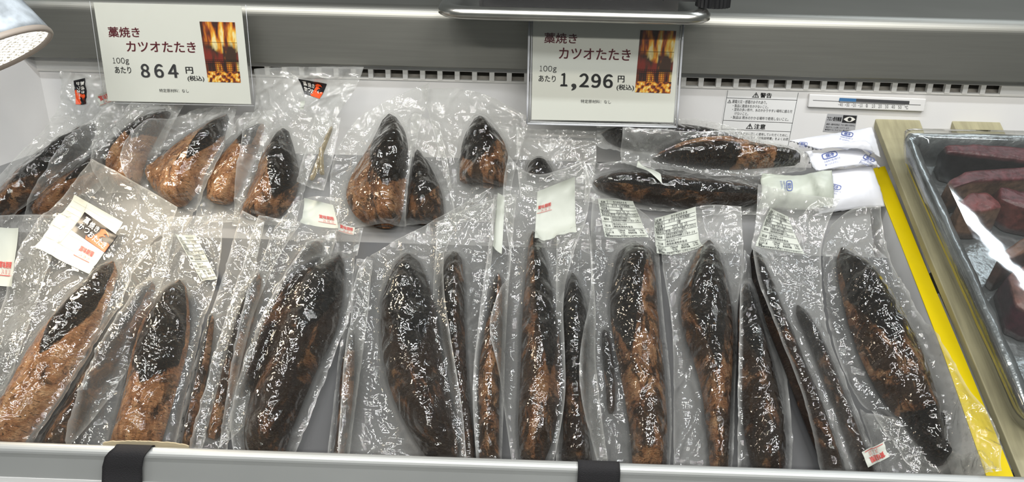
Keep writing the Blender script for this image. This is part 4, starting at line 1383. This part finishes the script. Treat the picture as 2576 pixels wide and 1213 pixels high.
def front_row():
    pack(LF, VP, 'pack at the left edge, only clear film and a plain white label showing', FR,
         dict(L=[(-140, 545), (-140, 800), (-160, 1130)], R=[(172, 545), (80, 800), (10, 1000), (-30, 1130)]), (),
         [dict(q=[(-40, 572), (47, 574), (30, 722), (-60, 716)], make=back_label, date=(.55, .55, .98, .85))], veil=.24)
    pack(LF, VP, 'pack whose fillet lies between the two leftmost dark-backed ones', FR,
         dict(L=[(352, 640), (270, 760), (215, 870), (150, 970), (60, 1135)], R=[(440, 590), (420, 700), (370, 850), (310, 960), (180, 1135)]),
         [fi([(362, 712), (310, 790), (262, 860), (205, 960), (155, 1040), (95, 1130)], [(394, 704), (388, 750), (350, 830), (292, 920), (240, 1000), (165, 1130)], ST(.55, .2, -.3, re=.7, tone=.55), ridge=.3, h=.022)], veil=.16)
    pack(LF, VP, 'large pack with paper label and logo sticker above a silvery dark-backed fillet', FR,
         dict(L=[(230, 400), (150, 490), (60, 600), (15, 720), (-30, 850), (-90, 970), (-150, 1130)], R=[(445, 520), (425, 570), (340, 680), (310, 780), (285, 850), (215, 950), (150, 1050), (90, 1130)], T=[(230, 400), (335, 455), (445, 520)]),
         [fi([(272, 655), (182, 760), (95, 850), (38, 950), (-15, 1040), (-60, 1130)], [(298, 662), (288, 725), (254, 820), (185, 950), (118, 1050), (52, 1130)], ST(.60, .42, .05, le=-.62, re=.80, tone=1.05), ridge=-.05, h=.034)],
         [dict(q=[(188, 490), (310, 560), (225, 690), (86, 622)], make=back_label, grid=True, date=(.60, .62, .92, .86)),
          dict(q=[(214, 534), (296, 593), (265, 637), (181, 580)], make=logo_sticker)], veil=.22)
    pack(LF, VP, 'pack with a slim edge-on fillet just right of the orange-striped fillet', FR,
         dict(L=[(610, 530), (565, 700), (520, 820), (480, 960), (440, 1135)], R=[(668, 560), (640, 700), (590, 850), (545, 1000), (510, 1140)]),
         [fi([(528, 790), (508, 880), (492, 960), (470, 1050), (455, 1135)], [(540, 792), (530, 890), (515, 975), (495, 1060), (478, 1138)], ST(.5, 0, re=.2, tone=.6), h=.018)], veil=.2)
    pack(LF, VP, 'pack with a thin dark fillet on edge, left of the black wrinkled one', FR,
         dict(L=[(655, 545), (612, 690), (572, 810), (535, 960), (490, 1140)], R=[(760, 560), (690, 660), (645, 800), (605, 960), (575, 1145)]),
         [fi([(640, 690), (602, 780), (572, 880), (548, 980), (518, 1100)], [(660, 688), (646, 780), (616, 880), (592, 980), (550, 1110)], ST(.6, .0, re=.3, tone=.6), ridge=-.2, h=.02)], veil=.2)
    pack(LF, VP, 'pack with a dark-backed fillet, orange stripe on its left, folded printed label above', FR,
         dict(L=[(420, 545), (400, 680), (330, 800), (270, 900), (235, 980), (175, 1130)], R=[(560, 540), (548, 690), (512, 800), (505, 900), (480, 1000), (445, 1135)]),
         [fi([(440, 705), (380, 790), (338, 870), (320, 960), (300, 1050), (268, 1135)], [(464, 705), (478, 775), (478, 865), (450, 965), (425, 1050), (400, 1138)], ST(.70, .15, .1, le=-.62, re=.95, tone=.95), ridge=-.15, h=.034)],
         [dict(q=[(443, 592), (492, 592), (547, 702), (508, 708)], make=info_label)], veil=.22)
    pack(LF, VP, 'pack with a wrinkled black fillet behind the broad scorched one', FR,
         dict(L=[(700, 580), (655, 700), (615, 850), (590, 1000), (560, 1140)], R=[(860, 500), (840, 640), (800, 760), (740, 900), (690, 1000)], T=[(700, 580), (760, 490), (860, 500)]),
         [fi([(778, 612), (722, 690), (690, 760), (662, 840), (632, 930), (600, 1020)], [(812, 604), (812, 640), (775, 690), (712, 770), (682, 840), (645, 935)], ST(.62, .1, .2, le=-.6, tone=.7), ridge=.0, h=.024)],
         [dict(q=[(765, 498), (838, 516), (852, 575), (755, 560)], make=back_label, date=(.45, .5, .98, .88))], veil=.2)
    pack(LF, VP, 'pack showing a narrow fillet strip left of the big pale-speckled fillet', FR,
         dict(L=[(900, 660), (862, 820), (845, 980), (825, 1155)], R=[(940, 660), (925, 800), (905, 960), (880, 1160)]),
         [fi([(884, 830), (862, 900), (853, 980), (850, 1060), (838, 1155)], [(892, 830), (892, 900), (890, 980), (880, 1070), (862, 1158)], ST(.2, 0, tone=.6), h=.02)], veil=.2)
    pack(LF, VP, 'pack with a broad scorched fillet, brown sheen down its left flank', FR,
         dict(L=[(838, 590), (752, 690), (690, 790), (645, 900), (606, 1000), (588, 1090), (595, 1160)], R=[(915, 575), (890, 700), (884, 800), (845, 890), (800, 1000), (770, 1080), (735, 1160)]),
         [fi([(838, 645), (748, 715), (692, 800), (656, 900), (630, 1000), (612, 1090), (620, 1160)], [(866, 640), (864, 750), (846, 840), (802, 920), (768, 1000), (735, 1080), (712, 1160)], ST(.52, .45, .25, re=.98, le=-.85, tone=.34), ridge=.15, h=.036)],
         [dict(q=[(852, 562), (893, 573), (890, 592), (850, 582)], make=date_sticker)], veil=.2)
    pack(LF, VP, 'pack with a charred fillet tucked behind the right side of the pale-speckled one', FR,
         dict(L=[(1100, 560), (1092, 700), (1085, 850), (1110, 1000), (1130, 1170)], R=[(1245, 500), (1240, 640), (1215, 800), (1195, 900), (1200, 1000), (1205, 1170)]),
         [fi([(1130, 632), (1106, 700), (1100, 780), (1114, 880), (1134, 980), (1155, 1080), (1162, 1165)], [(1160, 632), (1168, 720), (1168, 800), (1172, 900), (1178, 1000), (1190, 1080), (1196, 1168)], ST(.5, .0, -.5, re=.25, tone=.38), ridge=.2, h=.026)], veil=.2)
    pack(LF, VP, 'pack with a big pale-speckled black fillet whose lower end curves right', FR,
         dict(L=[(935, 640), (890, 710), (880, 850), (868, 970), (855, 1165)], R=[(1238, 470), (1120, 600), (1118, 750), (1142, 900), (1166, 1040), (1176, 1168)], T=[(935, 640), (1010, 595), (1120, 540), (1238, 470)]),
         [fi([(1008, 640), (968, 720), (956, 800), (962, 900), (986, 1000), (1032, 1090), (1078, 1160)], [(1046, 640), (1082, 720), (1100, 800), (1112, 900), (1132, 1000), (1150, 1080), (1157, 1166)], ST(.60, .35, .1, re=.9, tone=.30), ridge=.0, h=.036)],
         [], veil=.22)
    pack(LF, VP, 'pack with a thin fillet on edge, folded label upright, left of the stamped pack', FR,
         dict(L=[(1244, 490), (1228, 640), (1200, 850), (1188, 1000), (1200, 1172)], R=[(1300, 490), (1285, 640), (1272, 850), (1268, 1000), (1262, 1172)]),
         [fi([(1244, 690), (1226, 800), (1206, 900), (1202, 1000), (1207, 1168)], [(1262, 690), (1264, 800), (1262, 900), (1254, 1000), (1258, 1170)], ST(.3, 0, re=.1, tone=.65), h=.024)],
         [dict(q=[(1252, 485), (1270, 495), (1262, 640), (1240, 620)], make=back_label)], veil=.2)
    pack(LF, VP, 'pack with a glossy black fillet half hidden behind the right of the stamped pack', FR,
         dict(L=[(1400, 600), (1398, 800), (1396, 1000), (1398, 1180)], R=[(1480, 560), (1500, 760), (1495, 900), (1510, 1020), (1530, 1180)]),
         [fi([(1432, 690), (1414, 780), (1412, 880), (1414, 980), (1418, 1080), (1410, 1172)], [(1448, 685), (1474, 770), (1478, 860), (1472, 960), (1474, 1060), (1492, 1175)], ST(.66, .1, .0, tone=.3), ridge=.0, h=.026)], veil=.2)
    pack(LF, VP, 'tall pack with a red-stamped cream label, black fillet with orange left edge', FR,
         dict(L=[(1280, 388), (1264, 460), (1270, 560), (1290, 680), (1245, 780), (1228, 850), (1258, 960), (1272, 1060), (1290, 1180)], R=[(1470, 402), (1488, 470), (1475, 560), (1442, 640), (1412, 760), (1418, 900), (1422, 1020), (1390, 1182)],
              T=[(1280, 388), (1310, 428), (1360, 442), (1420, 422), (1470, 402)]),
         [fi([(1332, 582), (1322, 700), (1313, 800), (1311, 900), (1306, 1000), (1302, 1080), (1312, 1172)], [(1352, 582), (1382, 690), (1400, 800), (1409, 900), (1408, 1000), (1396, 1100), (1362, 1178)], ST(.70, .45, .45, le=-.30, tone=.52), ridge=-.1, h=.036)],
         [dict(q=[(1352, 482), (1446, 445), (1450, 585), (1345, 600)], make=back_label, date=(.0, .30, .42, .50))], veil=.24)
    pack(LF, VP, 'pack with a curled ingredients label over a black fillet that turns tan below', FR,
         dict(L=[(1490, 498), (1482, 620), (1490, 740), (1446, 930), (1462, 1060), (1505, 1185)], R=[(1640, 560), (1658, 640), (1668, 800), (1686, 950), (1690, 1080), (1682, 1195)], T=[(1490, 498), (1575, 498), (1640, 560)]),
         [fi([(1562, 612), (1540, 700), (1532, 780), (1548, 880), (1572, 1000), (1586, 1100), (1592, 1185)], [(1634, 612), (1650, 700), (1656, 800), (1669, 900), (1675, 1000), (1680, 1100), (1675, 1190)], ST(.58, .45, -.5, tone=.66), ridge=.1, h=.032),
          fi([(1513, 830), (1515, 900), (1524, 970), (1528, 1040)], [(1528, 830), (1540, 900), (1548, 970), (1545, 1040)], ST(.8, tone=.4), h=.016)],
         [dict(q=[(1504, 500), (1592, 506), (1632, 598), (1522, 596)], make=info_label)], veil=.2)
    pack(LF, VP, 'pack with a flat ingredients label dated 2024.08.10 above a black fillet', FR,
         dict(L=[(1652, 560), (1662, 680), (1690, 800), (1694, 930), (1690, 1060), (1692, 1195)], R=[(1862, 520), (1872, 650), (1852, 780), (1850, 900), (1846, 1040), (1838, 1200)], T=[(1652, 560), (1760, 512), (1862, 520)]),
         [fi([(1766, 606), (1742, 660), (1710, 740), (1714, 820), (1742, 900), (1766, 980), (1776, 1080), (1788, 1190)], [(1800, 604), (1820, 680), (1842, 780), (1846, 860), (1840, 960), (1836, 1060), (1830, 1194)], ST(.68, .50, .0, le=-.72, re=.85, tone=.64), ridge=.05, h=.032)],
         [dict(q=[(1644, 549), (1750, 520), (1768, 620), (1652, 638)], make=info_label)], veil=.34)
    pack(LF, VP, 'pack with a slender black fillet squeezed left of the two brown fillets', FR,
         dict(L=[(1866, 640), (1850, 800), (1846, 950), (1852, 1200)], R=[(1920, 680), (1945, 800), (1980, 950), (1990, 1100), (1985, 1205)]),
         [fi([(1866, 720), (1854, 800), (1852, 880), (1856, 980), (1870, 1080), (1892, 1195)], [(1884, 712), (1908, 800), (1938, 900), (1962, 1000), (1978, 1090), (1974, 1200)], ST(.50, .3, .0, le=-.8, tone=.32), ridge=.1, h=.028)], veil=.16)
    pack(LF, VP, 'pack with a fan-shaped ingredients label over two long brown fillets', FR,
         dict(L=[(1905, 462), (1902, 560), (1884, 640), (1892, 720), (1922, 800), (1962, 900), (2002, 1000), (2062, 1200)], R=[(2110, 500), (2065, 600), (2062, 720), (2078, 830), (2125, 960), (2165, 1070), (2222, 1212)], T=[(1905, 462), (1990, 485), (2110, 500)]),
         [fi([(1880, 632), (1892, 720), (1920, 800), (1955, 880), (1985, 960), (2018, 1050), (2080, 1200)], [(1908, 628), (1938, 700), (1968, 780), (2000, 860), (2032, 940), (2075, 1040), (2130, 1205)], ST(.45, .2, -.3, re=.55, tone=.34), ridge=.1, h=.03),
          fi([(1994, 770), (2040, 870), (2082, 980), (2112, 1060), (2165, 1205)], [(2018, 768), (2066, 850), (2110, 960), (2150, 1060), (2208, 1210)], ST(.35, 0, tone=.34), h=.022)],
         [dict(q=[(1938, 523), (1982, 545), (2024, 640), (1900, 620)], make=info_label)], veil=.42)
    pack(LF, VP, 'pack under the big fillet by the tape, only its upside-down date sticker showing', FR,
         dict(L=[(2150, 1040), (2180, 1130), (2220, 1225)], R=[(2330, 1060), (2370, 1130), (2420, 1228)]), (),
         [dict(q=[(2236, 1150), (2182, 1178), (2168, 1138), (2222, 1112)], make=date_sticker)], veil=.2)
    pack(LF, VP, 'pack with a big black fillet beside the yellow tape, clear corner over it', FR,
         dict(L=[(2085, 570), (2062, 650), (2072, 760), (2092, 860), (2125, 960), (2192, 1060), (2262, 1150), (2320, 1228)], R=[(2210, 520), (2235, 650), (2296, 760), (2340, 870), (2378, 960), (2402, 1030), (2452, 1105), (2440, 1225)], T=[(2085, 570), (2140, 520), (2210, 520)]),
         [fi([(2104, 628), (2106, 690), (2122, 770), (2146, 860), (2186, 950), (2236, 1030), (2300, 1110), (2345, 1178)], [(2130, 620), (2190, 680), (2250, 760), (2300, 850), (2336, 930), (2362, 1030), (2376, 1110), (2372, 1172)], ST(.55, .3, .0, le=-.9, re=.80, tone=.5, base=.76), ridge=.15, h=.036)], veil=.16)
# ------------------------------------------------------------------ right end: taped divider, planks, wrapped tray of tuna
def strip3(name, P, L, R, mat, parent, h=0., depth=.01, n=24):
    """a board between two pixel edge lines on a profile, depth thick below"""
    l, r = resample(hits(P, L, h), n), resample(hits(P, R, h), n)
    a, b = P.pos(l[:, 0], l[:, 1], h), P.pos(r[:, 0], r[:, 1], h)
    c, d = P.pos(l[:, 0], l[:, 1], h-depth), P.pos(r[:, 0], r[:, 1], h-depth)
    vs = np.stack([a, b, d, c], 1).reshape(-1, 3)
    f = [q[::-1] for q in grid_faces(n, 4, True)]+[(0, 1, 2, 3), tuple((n-1)*4+k for k in (3, 2, 1, 0))]
    return mesh(name, vs, f, mat, parent, False)


def divider():
    TL_, TR_ = [(2190, 425), (2245, 560), (2300, 700), (2370, 880), (2430, 1050), (2482, 1200)], [(2226, 418), (2268, 520), (2332, 680), (2410, 860), (2486, 1045), (2550, 1200)]
    p = DIVID.hit(2380, 860)
    t = thing('divider_board', 'white divider between the packs and the tuna tray, its top edge covered in yellow tape', 'divider', DIVID.pos(*p, -.05))
    strip3('board', DIVID, TL_, TR_, M['foam'], t, 0, .07)
    obstacle(LF, DIVID, TL_, TR_, .0012)
    strip3('yellow_tape', DIVID, TL_, TR_, M['yellow'], t, .0012, .0011)
    for L, R, lab in (([(2240, 425), (2285, 540), (2338, 688)], [(2262, 422), (2302, 525), (2358, 672)], 'upper white batten between the yellow tape and the planks'),
                      ([(2350, 742), (2412, 880), (2480, 1045), (2546, 1180)], [(2362, 738), (2425, 880), (2492, 1045), (2556, 1180)], 'lower white batten between the yellow tape and the planks')):
        o = strip3('white_batten', DIVID, L, R, M['foam'], None, -.020, .03)
        o['label'], o['category'], o['group'] = lab, 'batten', 'white battens beside the divider'


def planks():
    for L, R, lab in (([(2196, 284), (2245, 410), (2320, 600), (2400, 790), (2480, 980), (2575, 1213)], [(2306, 280), (2350, 400), (2430, 570), (2520, 750), (2610, 930), (2720, 1150)], 'pale wooden plank running down the left edge of the wrapped tray'),
                      ([(2386, 286), (2440, 400), (2520, 560), (2640, 800)], [(2506, 286), (2560, 400), (2650, 560), (2780, 800)], 'short stretch of knotty plank sticking up behind the wrapped tray')):
        o = strip3('wooden_plank', STAND, L, R, M['wood'], None, -.056, .012)
        bevel(o, .0012)
        o['label'], o['category'], o['group'] = lab, 'plank', 'planks under the wrapped tray'


def tray():
    P = STAND
    hit = lambda x, y: P.hit(x, y, 0)
    A, D = hit(2276, 332), hit(2600, 1055)
    Bx = 1.05
    t = thing('fish_tray', 'silver tray wrapped in cling film holding dark red tuna blocks at the right', 'tray', P.pos(.75, .35, -.055))

    def loop(off, h, r):
        ax, dx = A[0], D[0]
        k = (dx-ax)/(D[1]-A[1])
        s1, s0 = A[1]+off, D[1]-off+.0
        xl1, xl0 = ax-off, dx+(s0-D[1])*k-off
        x1 = Bx+off
        c = [(xl1, s1), (x1, s1), (x1, s0), (xl0, s0)]
        pts = []
        for i in range(4):
            p0, p1, p2 = np.array(c[i-1]), np.array(c[i]), np.array(c[(i+1) % 4])
            u, v = (p0-p1)/np.linalg.norm(p0-p1), (p2-p1)/np.linalg.norm(p2-p1)
            for w in np.linspace(0, 1, 7):
                e = p1+u*r*(1-w)**2+v*r*w**2
                pts.append(e)
        q = []
        for i in range(len(pts)):                       # denser along the straight runs
            a, b = pts[i], pts[(i+1) % len(pts)]
            m = 14 if i % 7 == 6 else 1
            q += [a+(b-a)*w for w in np.linspace(0, 1, m, False)]
        return np.array(q), h
    Ls = [loop(-.014, -.0545, .02), loop(-.006, -.03, .02), loop(.002, -.002, .02), loop(-.002, 0, .02), loop(-.010, -.001, .018), loop(-.016, -.034, .016), loop(-.020, -.046, .015)]
    n = len(Ls[0][0])
    rng = np.random.RandomState(4)
    vs = np.vstack([P.pos(q[:, 0]+rng.uniform(-.0012, .0012, n)*(k < 6), q[:, 1], h+rng.uniform(-.0015, .0015, n)*(1 < k < 6)) for k, (q, h) in enumerate(Ls)])
    f = grid_faces(len(Ls), n, True)+[tuple(range(n))[::-1], tuple(range((len(Ls)-1)*n, len(Ls)*n))]
    # two skins: the tray has a floor below and a floor inside
    pan = mesh('tray', vs, f, M['silver'], t, True)
    for k in (1, 2):
        pan.data.polygons[len(pan.data.polygons)-k].use_smooth = False      # flat floors
    # cling film: over the rim and down the outer walls
    W_ = [loop(-.010, -.0535, .03), loop(-.001, -.03, .03), loop(.006, .001, .022), loop(.0, .0035, .02), loop(-.012, .0090, .018), loop(-.02, .0095, .016)]
    vs = np.vstack([P.pos(q[:, 0], q[:, 1], h+.002*vnoise(q[:, 0]*60, q[:, 1]*60, k)*(k > 0)*(k < 3)) for k, (q, h) in enumerate(W_)])
    film = mesh('cling_film', vs, grid_faces(len(W_), n, True)+[tuple(range((len(W_)-1)*n, len(W_)*n))], M['wrap'], t, True)
    film.data.polygons[len(film.data.polygons)-1].use_smooth = False     # the taut flat top


def tuna_mat():
    m, N, end = nodes('tuna')
    a = N('ShaderNodeAttribute', attribute_name='rgb')
    tc = N('ShaderNodeTexCoord')
    n = N('ShaderNodeTexNoise', {'Vector': (tc, 'Object'), 'Scale': 120.0, 'Detail': 5.0})
    mr = N('ShaderNodeMapRange', {0: n, 1: .3, 2: .7, 3: .55, 4: 1.4})
    x = N('ShaderNodeMix', {6: (a, 'Vector'), 0: 1.0}, data_type='RGBA', blend_type='MULTIPLY')
    m.node_tree.links.new(mr.outputs[0], x.inputs[7])
    b = N('ShaderNodeBump', {'Height': n, 'Strength': .5, 'Distance': .002})
    p = N('ShaderNodeBsdfPrincipled', {'Roughness': .38, 'Normal': b})
    m.node_tree.links.new(x.outputs[2], p.inputs['Base Color'])
    end(p)
    return m


def tuna():
    P = STAND
    mt = tuna_mat()
    red, blk, tan = (.085, .022, .027), (.009, .008, .009), (.15, .09, .06)
    defs = [([(2376, 366), (2440, 362), (2640, 376), (2640, 410), (2440, 388), (2384, 383)], .046, red, blk, 'long tuna block, dark red top and black side, at the back of the tray'),
            ([(2384, 454), (2430, 430), (2640, 416), (2640, 448), (2440, 458), (2402, 472)], .044, red, tan, 'pointed tuna block with wine-red top lying second from the back of the tray'),
            ([(2412, 510), (2436, 488), (2480, 482), (2512, 500), (2520, 522), (2470, 532), (2420, 528)], .044, (.13, .035, .035), tan, 'rough tan-sided tuna chunk lying alone in the middle of the tray'),
            ([(2514, 466), (2600, 486), (2660, 510), (2660, 540), (2560, 520), (2516, 500)], .040, red, (.11, .035, .03), 'red tuna block touching the right of the rough tan-sided chunk'),
            ([(2512, 640), (2570, 600), (2660, 566), (2660, 620), (2580, 634), (2530, 658)], .048, (.12, .065, .045), (.07, .035, .025), 'speckled brown and red tuna piece near the lower right edge of the photo'),
            ([(2535, 690), (2600, 655), (2680, 640), (2700, 800), (2600, 792), (2556, 770)], .042, (.12, .055, .045), (.05, .012, .02), 'lowest tuna piece at the right edge, dark and reddish, below the speckled one')]
    for k, (q, hgt, top, side, lab) in enumerate(defs):
        base = -.0442
        xy = hits(P, q, base+hgt)
        c = xy.mean(0)
        ring = []
        m = len(xy)
        for i in range(m):
            a, b = xy[i], xy[(i+1) % m]
            ring += [a+(b-a)*w for w in np.linspace(0, 1, 9, False)]
        ring = np.array(ring)
        n = len(ring)
        # round the corners a little
        for _ in range(2):
            ring = (np.roll(ring, 1, 0)+2*ring+np.roll(ring, -1, 0))/4
        vs, col = [], []
        lv = [(1.0, 0, 1), (1.02, .25, 1), (1.02, .6, 1), (1.0, .88, 1), (.985, .97, .4), (.95, 1.0, 0), (.7, 1.02, 0), (.35, 1.03, 0), (.02, 1.03, 0)]
        for sc, hh, sd in lv:
            e = c+(ring-c)*sc
            nz = fbm(e[:, 0]*70, e[:, 1]*70+hh*3, k, 3)-.5
            e = e+(e-c)*nz[:, None]*.10*(sc > .5)
            e = e+np.stack([0*nz, -np.clip((c[1]-ring[:, 1])/.008, 0, 1)*(.019 if k == 0 else .010)*(1-min(hh, 1))], 1)   # the front face leans out
            vs.append(P.pos(e[:, 0], e[:, 1], base+hgt*hh+nz*.004*(hh > .1)))
            mixv = np.clip((fbm(e[:, 0]*45, e[:, 1]*45, k+9, 3)-.40)*4, 0, 1)[:, None]
            cs = np.array(side)*(1-mixv*.55)+np.array(blk)*mixv*.55
            ct = np.array(top)*(.75+.5*fbm(e[:, 0]*25, e[:, 1]*90, k+4, 2))[:, None]
            col.append(cs*sd+ct*(1-sd))
        vs, col = np.vstack(vs), np.vstack(col)
        f = [q_[::-1] for q_ in grid_faces(len(lv), n, True)]
        f += [tuple(range(n)), tuple(range((len(lv)-1)*n, len(lv)*n))[::-1]]
        o = mesh('tuna_block', vs, f, mt, None, True, {'rgb': col})
        o['label'], o['category'], o['group'] = lab, 'tuna', 'tuna blocks in the wrapped tray'
build_case()
stickers()
signs()
lamp()
ledge_things()
straps()
card_strip()
divider()
planks()
tray()
tuna()
back_row()
ice_packs()
front_row()
for o in S.objects:
    if '_o' in o:
        del o['_o']
